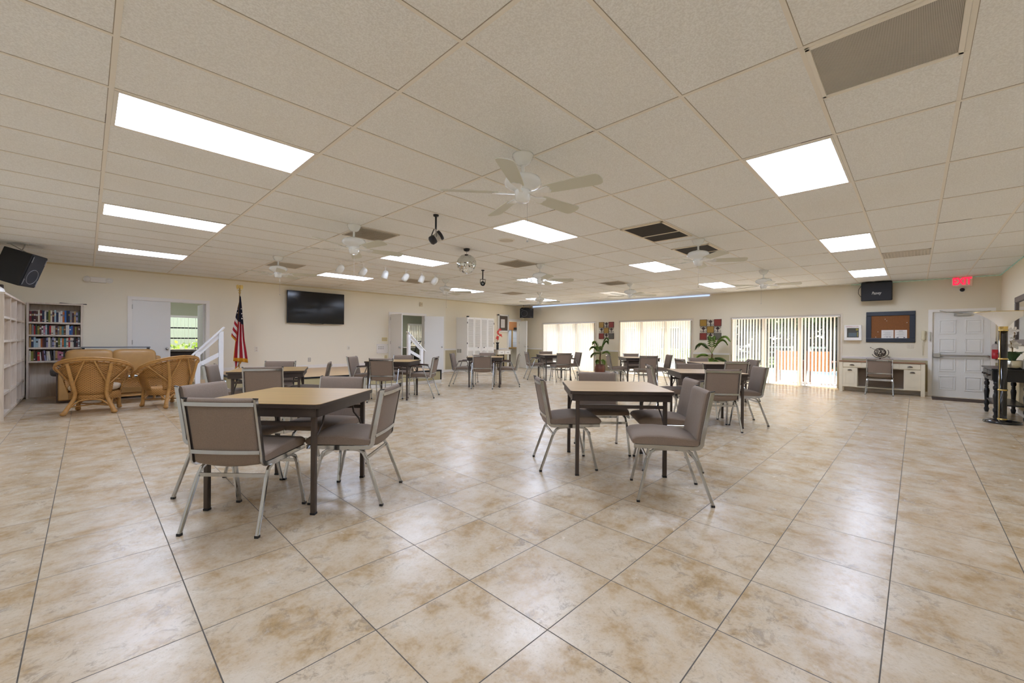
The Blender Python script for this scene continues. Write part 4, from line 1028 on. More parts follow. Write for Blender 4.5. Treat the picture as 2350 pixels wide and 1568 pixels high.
def wicker_chair(lab, x, y, rz, cushion):
    t = thing('wicker_armchair', lab, 'armchair', (x, y, 0), rz, 'wicker armchairs')
    A = math.radians(128)
    def rim(ph, k=1., dz=0.):
        f = math.cos(ph/A*PI/2); f = max(0, f)
        rx = .455*k; y = -.38*k*math.cos(ph) if abs(ph) < PI/2 else -.38*k*math.cos(ph)*.9
        return (rx*math.sin(min(abs(ph), PI*.62))*(1 if ph > 0 else -1), y-.02, .585+.275*f**1.15+dz)
    P = [-A+2*A*i/40 for i in range(41)]
    g = G()
    for k, dz, r in ((1., 0, .017), (.985, .028, .016), (.86, -.035, .013)):
        pts = [rim(p, k, dz) for p in P]
        pts = [(pts[0][0]*.96, pts[0][1]+.05, pts[0][2]-.07)] + pts + [(pts[-1][0]*.96, pts[-1][1]+.05, pts[-1][2]-.07)]
        g.tube(pts, r, 8)
    g.obj('rim', m_rattan, t)
    g = G()
    for i in range(23):
        p = -A*.97+2*A*.97*i/22
        g.tube([rim(p, 1.), rim(p, .86, -.035)], .009, 6)
    g.obj('rim_spokes', m_rattan, t)
    # woven shell
    def shell(p0, p1, z0f, n, kb):
        rings = []
        for i in range(n+1):
            p = p0+(p1-p0)*i/n; top = Vector(rim(p, .86, -.035)); b = Vector((.30*math.sin(p)*kb, -.28*math.cos(p)-.01, z0f))
            if abs(p) > PI/2: b.y = .26*abs(math.cos(p))/abs(math.cos(A)) - .01
            rings.append([tuple(b+(top-b)*(q/8)+Vector((0, 0, 0))) for q in range(9)])
        return rings
    for nm, p0, p1, z0 in (('woven_back', math.radians(-48), math.radians(48), .30), ('woven_side', math.radians(84), A, .30), ('woven_side', -A, math.radians(-84), .30)):
        g = G(); g.loft(shell(p0, p1, z0, 14, 1.), False, False); o = g.obj(nm, m_wicker, t); s_ = o.modifiers.new('thick', 'SOLIDIFY'); s_.thickness = .014; s_.offset = 0
    for sg in (-1, 1):   # upper side band above the open quarter
        g = G(); R = []
        for i in range(7):
            p = sg*math.radians(47+39*i/6); top = Vector(rim(p, .86, -.035)); b = Vector((.30*math.sin(p), -.28*math.cos(p)-.01, .30)); R.append([tuple(b+(top-b)*(.55+.45*q/4)) for q in range(5)])
        g.loft(R, False, False); o = g.obj('woven_band', m_wicker, t); s_ = o.modifiers.new('thick', 'SOLIDIFY'); s_.thickness = .014; s_.offset = 0
    g = G(); g.lathe([(0, .335), (.27, .335), (.29, .32), (.29, .225), (.27, .21), (0, .21)][::-1], 28, (0, 0, 0), Matrix.Diagonal((1.06, 1., 1, 1))); g.obj('seat', m_wicker, t)
    for sx in (-1, 1):
        g = G(); g.tube([(sx*.285, -.36, .02), (sx*.26, -.33, .08), (sx*.19, -.27, .24), (sx*.175, -.275, .33), (sx*.19, -.31, .45), (sx*.25, -.36, .80)], [.034, .03, .026, .026, .025, .022], 10); l = g.obj('rear_leg', m_rattan, t)
        g = G(); g.sphere((sx*.29, -.365, .028), .036, 10, 8, (1, 1.2, .78)); g.obj('paw_foot', m_rattan, l)
        g = G(); g.tube([(sx*.25, .25, .02), (sx*.245, .24, .1), (sx*.25, .22, .33), (sx*.33, .24, .52)], [.034, .027, .025, .02], 10); l = g.obj('front_leg', m_rattan, t)
        g = G(); g.sphere((sx*.25, .255, .028), .036, 10, 8, (1, 1.2, .78)); g.obj('paw_foot', m_rattan, l)
        g = G(); g.tube([(sx*.20, -.295, .45), rim(math.radians(sx*6), .99)], .012, 8); g.tube([(sx*.20, -.295, .45), rim(math.radians(sx*74), .99)], .011, 8); g.obj('diagonal_brace', m_rattan, t)
        g = G(); g.tube([(sx*.26, .24, .14), (sx*.25, .13, .22), (sx*.24, 0, .24), (sx*.23, -.15, .22), (sx*.235, -.29, .13)], .011, 8); g.obj('side_arch', m_rattan, t)
    for yy in (-.31, .24):
        g = G(); g.tube([(-.22, yy, .13), (-.13, yy+.02, .21), (0, yy+.03, .235), (.13, yy+.02, .21), (.22, yy, .13)], .012, 8); g.obj('arch_brace', m_rattan, t)
    g = G(); g.tube([(-.24, .24, .12), (.21, -.3, .12)], .01, 8); g.tube([(.24, .24, .125), (-.21, -.3, .125)], .01, 8); g.obj('cross_stretcher', m_rattan, t)
    if cushion:
        g = G(); puff(g, -.30, .30, -.24, .27, .335, .46, .6); g.obj('seat_cushion', m_cush, t)
    return t
wicker_chair('woven wicker armchair with beige seat cushion, its back to the camera', .10, 9.60, math.radians(-11), True)
wicker_chair('woven wicker armchair without cushion, angled beside the stage rail', 1.02, 9.61, math.radians(29), False)
t = thing('coffee_table', 'rattan coffee table with woven sides between the wicker armchairs and sofa', 'coffee table', (.62, 10.6, 0), math.radians(10))
g = G(); g.box(-.42, -.28, .455, .42, .28, .47); g.obj('woven_top', m_wicker, t)
g = G(); g.box(-.4, -.26, .30, -.385, .26, .455); g.box(.385, -.26, .30, .4, .26, .455); g.box(-.4, -.26, .30, .4, -.245, .455); g.box(-.4, .245, .30, .4, .26, .455); g.obj('woven_apron', m_wicker, t)
g = G(); g.box(-.44, -.3, .47, .44, .3, .478); g.obj('glass_top', m_glass, t)
for sx in (-.37, .37):
    for sy in (-.24, .24):
        g = G(); g.tube([(sx, sy, 0), (sx, sy, .46)], .022, 10); g.obj('leg', m_rattan, t)
g = G()
for sy in (-.24, .24): g.tube([(-.37, sy, .14), (.37, sy, .14)], .012, 8)
for sx in (-.37, .37): g.tube([(sx, -.24, .14), (sx, .24, .14)], .012, 8)
g.obj('stretcher', m_rattan, t)
g = G()
for k in range(3):
    vs = [(-.2+.02*k, -.14, .002+.004*k), (.2, -.14+.015*k, .012+.004*k), (.21, .15, .004+.004*k), (-.19, .14-.02*k, .014+.004*k)]
    g.m = k % 2; g.add(vs, [(0, 1, 2, 3)], False); g.add([(x, y, z-.0012) for x, y, z in vs], [(3, 2, 1, 0)], False)
simple('newspaper', 'open newspaper lying on the rattan coffee table', 'newspaper', g, [mat('newsprint', '#d4d8da', .8), mat('newsprint_blue', '#9db1c2', .8)], (.66, 10.55, .479), 0, .3)

# ------------------------------------------------------------------ loudspeakers
def wedge_speaker(lab, loc, R, hang, brackets, bk=.2):
    """cabinet with trapezoid plan; local -y is the grille, x is the long side"""
    t = thing('loudspeaker', lab, 'loudspeaker', loc, 0, 'black hanging loudspeakers'); M = R.to_4x4()
    g = G(); g.prism([(-.29, -.18), (.29, -.18), (bk, .2), (-bk, .2)], -.2, .2, M); g.obj('cabinet', mat('speaker_box', '#141416', .5), t, .01)
    g = G(); g.prism([(-.27, -.192), (.27, -.192), (.27, -.178), (-.27, -.178)], -.18, .18, M); f = g.obj('grille', mat('speaker_mesh', '#26262a', .7, noise=.3, nscale=300.), t)
    g = G(); g.tube([M @ Vector((-.10+.13*math.cos(a), -.194, .13*math.sin(a))) for a in [2*PI*i/28 for i in range(28)]], .005, 6, True); g.obj('cone_ring', mat('ring_grey', '#77777b', .4), f)
    g = G()
    for sx in (-.2, .2):
        for sz in (-.165, .165): g.obox(M @ Matrix.Translation((sx, -.194, sz)), .05, .003, .006)
    g.obj('trim_strip', mat('trim_grey', '#8d8d90', .4), f)
    g = G()
    for b in brackets:
        p = M @ Vector(b[0]); g.tube([p, Vector(b[1])], .008, 6); g.tube([(b[1][0]-.03, b[1][1], b[1][2]-.003), (b[1][0]+.03, b[1][1], b[1][2]-.003)], .01, 6)
    g.obj('hanger', m_brass if hang == 'b' else m_steel, t); return t
# over the bookcases
zc = 2.33; c0 = Vector((-.76, 10.45, zc)); n_ = Vector((.82, -.36, -.30)).normalized(); xa = (Vector((0, 0, 1))-n_*n_.z).normalized(); za = xa.cross(-n_); R1 = Matrix((xa, -n_, za)).transposed() @ Matrix.Scale(.93, 3)
wedge_speaker('black loudspeaker tilted and hung above the bookcases', c0, R1, 's', [((.27, .02, -.1), (-.12, .08, CE-zc)), ((.27, .02, .1), (.06, -.04, CE-zc))], .285)
zc = 2.40; c1 = Vector((13.2, 12.0, zc)); R2 = Matrix.Rotation(math.radians(-46), 3, 'Z') @ Matrix.Rotation(math.radians(13), 3, 'X')
wedge_speaker('black loudspeaker hung from the ceiling in the far corner', c1, R2, 'b', [((-.13, .0, .2), (-.1, .1, CE-zc)), ((.13, .0, .2), (.1, -.1, CE-zc))])
t = thing('loudspeaker', 'black loudspeaker with silver script lettering mounted above the corkboard', 'loudspeaker', (13.5, .69, 2.49), 0, 'black hanging loudspeakers')
g = G(); M = Matrix.Rotation(math.radians(-6), 4, 'Y')
g.prism([(-.285, -.23), (.285, -.23), (.285, .22), (-.285, .22)], -.1, .16, M @ Matrix.Rotation(0, 4, 'Z') @ RB); g.obj('cabinet', mat('speaker_box', '#141416', .5), t, .015)
g = G(); g.prism([(-.27, -.215), (.27, -.215), (.27, .205), (-.27, .205)], .16, .17, M @ RB); g.obj('grille', mat('speaker_mesh', '#1d1e22', .7), t)
text('maker_lettering', 'Peavey', .10, M @ Matrix.Translation((-.173, 0, -.045)) @ RB, mat('silver_letter', '#d4d0c8', .35), t, .001, .35, .62)
g = G(); g.tube([(-.06, .285, .15), (-.02, .34, .06), (0, .345, -.04), (.02, .3, -.12), (.06, .28, -.13)], .006, 6); g.obj('cable', m_black, t)
g = G(); g.box(.08, -.1, -.1, .2, .1, .1); g.obj('wall_bracket', m_black, t)

# ------------------------------------------------------------------ fixtures on the glass door wall
t = thing('exit_sign', 'lit red EXIT sign high above the white exit door', 'exit sign', (XB, -.735, 2.615))
g = G(); g.box(-.05, -.16, -.115, 0, .16, .1); g.obj('housing', mat('exit_housing', '#e8d2c4', .5), t, .006)
text('lettering', 'EXIT', .215, Matrix.Translation((-.053, 0, -.005)) @ RB, emis('exit_red', '#e8203c', .8), t, .003, 0, .66, .007)
t = thing('security_camera', 'small dome security camera on the wall just below the EXIT sign', 'security camera', (XB, -.74, 2.43))
g = G(); g.lathe([(0, 0), (.05, 0), (.05, .02), (.03, .04), (0, .04)], 16, (0, 0, 0), RB); g.obj('mount', m_white, t)
g = G(); g.sphere((-.055, 0, -.005), .042, 14, 10); g.obj('dome', m_black, t)
t = thing('corkboard', 'dark blue framed corkboard on the wall above the desk', 'notice board', (XB, .448, 1.615))
g = G(); ring = [(-.02, -.405, -.335), (-.02, .405, -.335), (-.02, .405, .335), (-.02, -.405, .335)]
W, Hh = .445, .375
for a in ((-W, -Hh, W, -Hh+.1), (-W, Hh-.1, W, Hh), (-W, -Hh+.1, -W+.1, Hh-.1), (W-.1, -Hh+.1, W, Hh-.1)): g.box(-.035, a[0], a[1], 0, a[2], a[3])
g.obj('frame', mat('dark_blue_frame', '#232a37', .3), t, .008)
g = G(); g.box(-.014, -.36, -.29, 0, .36, .29); g.obj('cork', mat('cork', '#8c5a33', .9, noise=.25, nscale=90.), t)
g = G()
for y, z in ((.09, .19), (.06, .15), (.22, -.12), (.26, -.25), (-.3, .1)): g.sphere((-.016, y, z), .007, 8, 6)
g.obj('push_pin', m_white, t)
for k, (y, w, nm) in enumerate(((.045, .22, 'white printed notice in a plastic sleeve pinned on the corkboard'), (-.195, .215, 'plain white printed notice beside the sleeved one on the corkboard'))):
    t = thing('paper_notice', nm, 'paper', (XB-.0145, .448+y, 1.615-.185)); g = G(); g.box(-.003, -w/2, -.105, 0, w/2, .108); g.obj('sheet', mat('paper_white', '#e2deda', .8), t)
    g = G()
    for q in range(6): g.box(-.0036, -w*.38+(q % 2)*.03, .055-q*.022, -.0030, w*.38-((q*5) % 3)*.02, .059-q*.022)
    if k == 1: g.box(-.0036, -.035, .078, -.003, .035, .088); g.box(-.0036, .04, -.085, -.003, .075, -.065); g.box(-.0036, -.075, -.085, -.003, -.045, -.062)
    else: g.box(-.0036, .0, -.07, -.003, .015, -.055); g.box(-.0036, -.06, -.068, -.003, -.04, -.055)
    g.obj('print', mat('ink_dark', '#6f6b72', .8), t)
t = thing('defibrillator_cabinet', 'white wall cabinet with a glazed dark window beside the glass doors', 'wall cabinet', (XB, 1.145, 1.475))
g = G(); W, Hh = .17, .195
for a in ((-W, -Hh, W, -Hh+.075), (-W, Hh-.075, W, Hh), (-W, -Hh+.075, -W+.05, Hh-.075), (W-.055, -Hh+.075, W, Hh-.075)): g.box(-.11, a[0], a[1], 0, a[2], a[3])
g.obj('case', m_white, t, .006)
g = G(); g.box(-.06, -W+.05, -Hh+.075, 0, W-.055, Hh-.075); g.m = 1; g.box(-.085, -.07, -.1, -.06, .085, -.0); g.m = 2; g.box(-.09, -.105, .055, -.06, -.06, .105); g.box(-.075, -.1, -.1, -.06, -.085, .02)
g.obj('device', [mat('device_dark', '#2b2d33', .5), mat('device_blue', '#54677b', .5), mat('device_yellow', '#b9a83a', .5)], t)
g = G(); g.box(-.104, -W+.048, -Hh+.073, -.1, W-.053, Hh-.073); g.obj('glass', m_glass, t)
text('lettering', 'DEFIBRILLATOR', .036, Matrix.Translation((-.111, .01, .157)) @ RB, mat('red_letter', '#b5686a', .6), t, .0005)
t = thing('wall_phone', 'cream wall telephone with a curled cord beside the exit door', 'telephone', (XB, -.135, 1.4))
g = G(); g.box(-.03, -.04, -.1, 0, .04, .11); g.obj('base', mat('cream_plastic', '#d9d0b0', .4), t, .01)
g = G(); g.loft([[(-.055+.02*math.cos(a)*s, .034*math.sin(a)*s, z) for a in [2*PI*i/12 for i in range(12)]] for z, s in ((-.11, .5), (-.1, .95), (-.06, 1), (-.03, .7), (.04, .7), (.075, 1), (.105, .95), (.115, .5))]); g.obj('handset', mat('cream_plastic', '#d9d0b0', .4), t)
g = G(); cp = []
for i in range(160):
    f = i/159; zz = -.1-.38*math.sin(f*PI)*1.0 if False else -.1-.36*min(1, f*2)+(.0 if f < .5 else .30*(f-.5)*2); cp.append((-.02+.008*math.cos(i*1.1), -.01+.03*f+.008*math.sin(i*1.1), zz))
g.tube(cp, .0022, 4); g.obj('cord', mat('cream_plastic', '#d9d0b0', .4), t)
plate('light_switch', 'cream double switch plate on the wall under the corkboard', 'light switch', .085, 1.15, .12, .1, 'd8cdb8', [(-.025, 0, .012, .025, .004), (.025, 0, .012, .025, .004)], 'B')
t = thing('door_handle_plate', 'tall chrome pull bar on the casing beside the exit door', 'pull bar', (XB-.02, -.245, 1.38)); g = G(); g.bar([(0, 0, .1), (-.03, 0, .1), (-.03, 0, -.1), (0, 0, -.1)], .02, .01, up=(0, 1, 0)); g.obj('bar', m_chrome, t)
# wall art of nine squares
pc = {'g': mat('ochre_panel', '#a9832f', .4, noise=.3, nscale=40., bump=.6), 'r': mat('brick_red_panel', '#8c3428', .4, noise=.3, nscale=40., bump=.6), 'k': mat('grey_panel', '#6c6656', .4, noise=.3, nscale=40., bump=.6)}
m_iron = mat('wrought_iron', '#3a221c', .5)
def wall_art(y, z, lab):
    t = thing('wall_art', lab, 'wall art', (XB, y, z), 0, 'nine-square metal wall panels'); S = .214
    for r in range(3):
        for c in range(3):
            yy, zz = (1-c)*S, (1-r)*S; k = ('g.r', '.g.', 'r.k')[r][c]
            if k != '.':
                g = G(); h = S/2-.004; g.box(-.03, yy-h, zz-h, -.012, yy+h, zz+h); p = g.obj('colour_panel', pc[k], t, .004)
                g = G(); g.bar([(-.025, yy-h, zz-h), (-.025, yy+h, zz-h), (-.025, yy+h, zz+h), (-.025, yy-h, zz+h)], .012, .02, up=(1, 0, 0), closed=True); g.obj('panel_rim', m_iron, p)
            else:
                g = G(); f = [(-.0, -.085), (.012, -.085), (.012, -.0), (.05, .02), (.055, .04), (.03, .055), (.0, .1), (-.03, .055), (-.055, .04), (-.05, .02), (-.012, -.0), (-.012, -.085)]
                g.prism(f, -.004, .004, Matrix.Translation((-.02, yy, zz)) @ RB)
                for s in (-1, 1):
                    for b, v in ((-1, .05), (1, .06)):
                        cx_, cz_ = yy+s*.068, zz+b*v; pts = [(-.02, cx_+(.038-.0022*q)*math.cos(s*q*.5+PI/2*(1+s)), cz_+(.038-.0022*q)*math.sin(q*.5)*b) for q in range(14)]
                        g.tube(pts, .004, 5)
                g.tube([(-.02, yy, zz-.09), (-.02, yy, zz+.105)], .005, 5); g.obj('scrollwork', m_iron, t)
    g = G(); g.box(-.012, -.012, -.2, 0, .012, .2); g.obj('hanger', m_iron, t)
wall_art(8.36, 1.61, 'nine-square metal wall panel above the palm in the visible red pot')
wall_art(4.62, 1.60, 'nine-square metal wall panel above the palm hidden by the table')

# ------------------------------------------------------------------ desk with armillary
m_dcream = mat('cream_desk_paint', '#e2d8c0', .45, noise=.06, nscale=6.)
t = thing('desk', 'long cream desk with brown top and cup pulls under the corkboard', 'desk', (13.47, .605, 0))
g = G(); g.box(-.2, -.775, .745, .22, .775, .77); g.obj('desktop', mat_wood('desk_top_wood', '#7d573c', '#9a7050', 2., 20., .4, 'Y'), t, .004)
g = G(); g.box(-.17, -.72, .6, .2, .72, .745); g.obj('case', m_dcream, t)
for sy in (-.735, .735):
    g = G(); g.box(-.19, sy-.035, 0, -.12, sy+.035, .745); g.box(.12, sy-.035, 0, .19, sy+.035, .745); g.obj('leg', m_dcream, t, .004)
def cup(parent, y, z, x):
    g = G(); r = []
    for i in range(9):
        a = PI*i/8; r.append([(x-.022*math.sin(b), y+.045*math.cos(a)*(1-.2*math.sin(b)), z-.012+.024*math.sin(a)*math.cos(b)) for b in (0, .5, 1.1, 1.5)])
    g.loft(r, False, False); g.box(x-.018, y-.045, z-.014, x, y+.045, z-.008); g.obj('cup_pull', mat('dark_bronze', '#40332a', .35, .6), parent)
for a, b in ((.345, .70), (.0, .34), (-.34, -.005), (-.70, -.345)):
    g = G(); g.box(-.186, a+.008, .618, -.168, b-.008, .735); d = g.obj('drawer', m_dcream, t, .003); cup(d, (a+b)/2, .675, -.187)
for a, b in ((.415, .71), (-.71, -.415)):
    g = G(); g.box(-.165, a, .12, .2, b, .6); c = g.obj('cupboard', m_dcream, t)
    g = G(); g.box(-.184, a+.01, .13, -.165, b-.01, .595); d = g.obj('door', m_dcream, t, .003)
    g = G(); y0_, y1_ = a+.065, b-.065; g.bar([(-.186, y0_, .2), (-.186, y1_, .2), (-.186, y1_, .48), (-.186, y0_, .48)], .012, .01, up=(1, 0, 0), closed=True); g.obj('moulding', m_dcream, d); cup(d, (a+b)/2, .545, -.185)
g = G(); g.box(.17, -.415, .13, .185, .415, .6); g.obj('modesty_panel', mat('taupe_panel', '#8f7f70', .6), t)
g = G(); g.box(-.16, -.415, .12, .19, .415, .135); g.obj('footrest', m_dcream, t)
t = thing('armillary_globe', 'dark metal armillary sphere with arrow standing on the desk', 'ornament', (13.5, .615, .77))
mi = mat('dark_bronze', '#40332a', .35, .6)
g = G(); g.lathe([(0, 0), (.05, 0), (.045, .015), (.02, .03), (.014, .07), (.02, .08), (.01, .085), (0, .09)], 16); g.obj('stand', mi, t)
C = Vector((0, 0, .22))
g = G(); g.tube([C+Vector((0, .155*math.cos(a), .135*math.sin(a))) for a in [math.radians(150+i*190/20) for i in range(21)]], .007, 6); g.obj('meridian_arc', mi, t)
g = G(); D = Vector((0, -.83, -.55)).normalized(); g.tube([C-D*.19, C+D*.2], .004, 6)
for s in (-1, 1): pass
g.lathe([(0, .03), (.014, 0), (0, 0)], 8, tuple(C-D*.2), (-D).to_track_quat('Z', 'Y').to_matrix().to_4x4()); q = Vector((0, -.55, .83))
for k in (.16, .18, .2): g.tube([C+D*k, C+D*(k+.03)+q*.022], .003, 5); g.tube([C+D*k, C+D*(k+.03)-q*.022], .003, 5)
g.obj('arrow', mi, t)
g = G()
for k in range(11):
    ax = Vector((rnd.gauss(0, 1), rnd.gauss(0, 1), rnd.gauss(0, 1))).normalized(); qq = ax.to_track_quat('Z', 'Y').to_matrix()
    h = rnd.uniform(-.05, .05); rr = math.sqrt(.108**2-h*h)
    g.tube([C+qq @ Vector((rr*math.cos(a), rr*math.sin(a), h)) for a in [2*PI*i/20 for i in range(20)]], .005, 5, True)
g.obj('globe_rings', mi, t)

# ------------------------------------------------------------------ exit door corner
g = G(); g.prism(rrect(.9, .62, .01, 1), 0, .012); simple('door_mat', 'dark brown door mat in front of the exit door', 'door mat', g, mat('mat_brown', '#4a3a30', .95, noise=.3, nscale=80.), (13.15, -.72, 0), 0, PI/2)
t = thing('floor_lamp', 'black column floor lamp with a wide white bowl shade and brass rings', 'floor lamp', (9.87, -.97, 0))
g = G(); g.lathe([(0, 0), (.195, 0), (.205, .012), (.2, .03), (.16, .045), (.08, .055), (0, .058)], 36); g.obj('base', m_blackg, t)
g = G(); g.lathe([(.047, .05), (.048, 1.44), (0, 1.44)], 24); p = g.obj('column', m_blackg, t)
for z in (.06, .51, .99, 1.43):
    g = G(); g.lathe([(.047, z-.011), (.053, z-.011), (.053, z+.011), (.047, z+.011)], 24); g.obj('brass_ring', m_brass, p)
g = G(); g.tube([(-.036, .035, .06), (-.036, .035, 1.43)], .004, 6); g.obj('brass_rod', m_brass, p)
g = G(); g.lathe([(.047, 1.445), (.05, 1.5), (.055, 1.52), (.0, 1.52)], 24); g.obj('brass_neck', m_brass, t)
g = G(); pr = [(.052, 1.49), (.07, 1.52), (.11, 1.57), (.165, 1.62), (.23, 1.668), (.285, 1.7), (.31, 1.71)]; g.lathe(pr + [(r-.004, z+.006) for r, z in pr[::-1]], 40)
sh = g.obj('bowl_shade', mat('opal_glass', '#fdfaf4', .3), t)
g = G(); g.tube([(.311*math.cos(a), .311*math.sin(a), 1.713) for a in [2*PI*i/48 for i in range(48)]], .005, 6, True); g.obj('brass_rim', m_brass, sh)
t = thing('entry_table', 'black painted entry table with turned legs behind the floor lamp', 'table', (10.75, -1.085, 0))
g = G(); g.box(-.70, -.215, .80, .70, .215, .825); g.obj('tabletop', m_blackw, t, .006)
g = G(); g.box(-.63, -.19, .62, .63, .19, .80); g.obj('apron', m_blackw, t)
for s in (-.315, .315):
    g = G(); g.box(s-.29, .187, .64, s+.29, .2, .785); d = g.obj('drawer', m_blackw, t, .004)
    for q in (-.1, .1):
        g = G(); g.lathe([(0, 0), (.009, 0), (.009, .012), (.018, .02), (.012, .03), (0, .032)], 12, (s+q, .2, .71), RC.to_3x3().to_4x4()); g.obj('knob', mi, d)
lp_ = [(0, 0), (.022, 0), (.03, .03), (.034, .06), (.022, .09), (.026, .1), (.022, .11), (.034, .14), (.036, .17), (.022, .2), (.026, .215), (.03, .3), (.037, .38), (.03, .42), (.02, .435), (.03, .45), (.02, .465), (.034, .5), (.036, .53), (.02, .56), (.03, .575), (.03, .62), (0, .62)]
for sx in (-.60, .60):
    for sy in (-.155, .155):
        g = G(); g.lathe(lp_, 16, (sx, sy, 0)); g.obj('leg', m_blackw, t)
g = G(); g.box(-.6, -.16, .235, .6, .16, .255); g.obj('lower_shelf', m_blackw, t)
g = G(); g.tube([(.2+.1*math.cos(a), .03*math.sin(a*2), .03+.13*abs(math.sin(a))) for a in [PI*i/14 for i in range(15)]], .03, 8); simple('black_sculpture', 'curved black ornament on the lower shelf of the entry table', 'ornament', g, m_blackg, (10.6, -1.05, .252))
t = thing('orchid', 'white artificial orchid in a hammered silver pot on the entry table', 'orchid', (10.20, -1.10, .825))
g = G(); g.lathe([(0, 0), (.11, 0), (.125, .03), (.125, .13), (.115, .14), (.1, .13), (0, .12)], 28); g.obj('pot', mat('hammered_silver', '#c9c5b2', .25, 1., bump=.9, nscale=45.), t)
ml = mat('dark_leaf', '#21402a', .35)
for k in range(6):
    a = k*1.05+.3; g = G(); ca, sa = math.cos(a), math.sin(a); R_ = []
    for q in range(6):
        f = q/5; w = .055*math.sin(PI*min(1, f*.9+.08)); r_ = .03+.13*f; z = .13+.14*math.sin(f*PI*.75); R_.append([(r_*ca-w*sa, r_*sa+w*ca, z+.01), (r_*ca, r_*sa, z), (r_*ca+w*sa, r_*sa-w*ca, z+.01)])
    g.loft(R_, False, False); g.obj('leaf', ml, t)
g = G(); g.tube([(.01, 0, .12), (.02, 0, .3), (.0, .02, .42), (-.06, .05, .5), (-.1, .1, .48)], .006, 6); g.tube([(-.01, 0, .12), (.0, 0, .3), (.03, -.01, .45), (.0, -.02, .56), (-.06, 0, .6)], .006, 6); g.obj('stem', mat('tan_stem', '#8a6a3e', .6), t)
mw = mat('white_petal', '#f0ede6', .6)
for k in range(15):
    c = (rnd.uniform(-.11, .09), rnd.uniform(-.03, .1), .36+.24*k/14); g = G(); flower(g, c, .068, 5, axis=(-1+rnd.uniform(-.3, .3), .6+rnd.uniform(-.5, .5), rnd.uniform(-.2, .4))); g.obj('blossom', mw, t)
def reed(lab, x, y):
    t = thing('ceramic_bottle', lab, 'bottle', (x, y, .825), 0, 'white bottles on the entry table')
    g = G(); g.lathe([(0, 0), (.045, 0), (.05, .02), (.048, .12), (.035, .15), (.03, .16), (.034, .175), (.024, .175), (.024, .15), (0, .14)], 18); g.obj('bottle', m_white, t)
    g = G(); g.tube([(.036*math.cos(a), .036*math.sin(a), .155) for a in [2*PI*i/16 for i in range(16)]], .006, 6, True); g.obj('twine', m_rattan, t)
    g = G(); g.tube([(0, 0, .15), (.01, .01, .3)], .008, 6); g.obj('stick', m_white, t)
reed('white ceramic bottle with twine, nearest the front edge of the black table', 10.14, -1.24); reed('white ceramic bottle standing behind the orchid pot', 10.62, -1.05)
t = thing('wall_mirror', 'grey wooden framed mirror on the wall above the entry table', 'mirror', (11.02, YC, 1.63))
g = G(); W, Hh = .68, .43
for a in ((-W, -Hh, W, -Hh+.1), (-W, Hh-.1, W, Hh), (-W, -Hh+.1, -W+.1, Hh-.1), (W-.1, -Hh+.1, W, Hh-.1)): g.box(a[0], 0, a[1], a[2], .035, a[3])
g.obj('frame', mat('grey_wood', '#7a6f69', .5, noise=.2, nscale=20.), t, .01)
g = G(); g.box(-W+.09, .002, -Hh+.09, W-.09, .01, Hh-.09); g.obj('glass', mat('mirror', '#e4e6e2', .05, 1.), t)
t = thing('fire_extinguisher', 'red fire extinguisher hung in the corner past the exit door', 'fire extinguisher', (13.62, -1.235, .9))
g = G(); g.lathe([(0, 0), (.05, 0), (.056, .015), (.056, .20), (0, .2)], 18); g.obj('cylinder', mat('extinguisher_red', '#b3222c', .3), t)
g = G(); g.lathe([(.056, .2), (.056, .28), (.045, .31), (.02, .33), (0, .33)], 18); g.obj('neck_label', mat('label_grey', '#b4a9a4', .4), t)
g = G(); g.box(-.05, -.012, .33, .03, .012, .345); g.box(-.06, -.012, .36, .02, .012, .372); g.tube([(0, 0, .32), (0, 0, .37)], .012, 8); g.obj('handle', m_black, t)
g = G(); g.box(.03, -.02, .1, .08, .02, .3); g.obj('bracket', m_steel, t)

# tube light and rope light at the top of the wall
g = G(); g.box(-.03, -3.7, -.02, 0, 3.7, .015); t = thing('tube_light', 'long bluish tube light running along the top of the window wall', 'light strip', (XB, 8.36, CE-.035)); g.obj('tube', emis('blue_tube', '#b4c8fb', .55), t)
t = thing('rope_light', 'thin green rope light along the ceiling edge around the EXIT corner', 'light strip', (XB, 0, CE-.018))
g = G(); g.tube([(-.012, 1.2, 0), (-.012, YC+.012, 0), (-9., YC+.012, 0)], .0055, 6); g.obj('rope', emis('green_rope', '#a3cdb4', .13), t)

# ------------------------------------------------------------------ potted palms
m_palm = mat_leaf('palm_leaf', '#55762c', '#8aa84a'); m_palm2 = mat_leaf('palm_leaf_dark', '#465a35', '#6f8840')
def frond(parent, base, az, L, up, droop, wid, m, n=16):
    g = G(); d = Vector((math.cos(az), math.sin(az), 0)); side = Vector((-d.y, d.x, 0)); pts = []
    for i in range(n+1):
        f = i/n; pts.append(Vector(base)+d*(L*(f**1.1))+Vector((0, 0, up*math.sin(min(1, f*1.1)*PI*.55)-droop*f**2.4)))
    g.tube(pts, [.007*(1-.75*i/n) for i in range(n+1)], 5)
    for i in range(3, n+1):
        f = i/n; ln = wid*(math.sin(PI*min(1, .15+f*.85))**.7)*(1 if f < .98 else .6)+.03; t_ = (pts[i]-pts[i-1]).normalized()
        for s in (-1, 1):
            b = pts[i]; q = (side*s*.85+t_*.75).normalized(); e = b+q*ln+Vector((0, 0, -.35*ln)); mid = b+q*ln*.5+Vector((0, 0, .02)); w = t_*.0075
            g.add([b-w*.5, mid-w, e, mid+w, b+w*.5], [(0, 1, 2), (0, 2, 4), (4, 2, 3)], True)
    return g.obj('frond', m, parent)
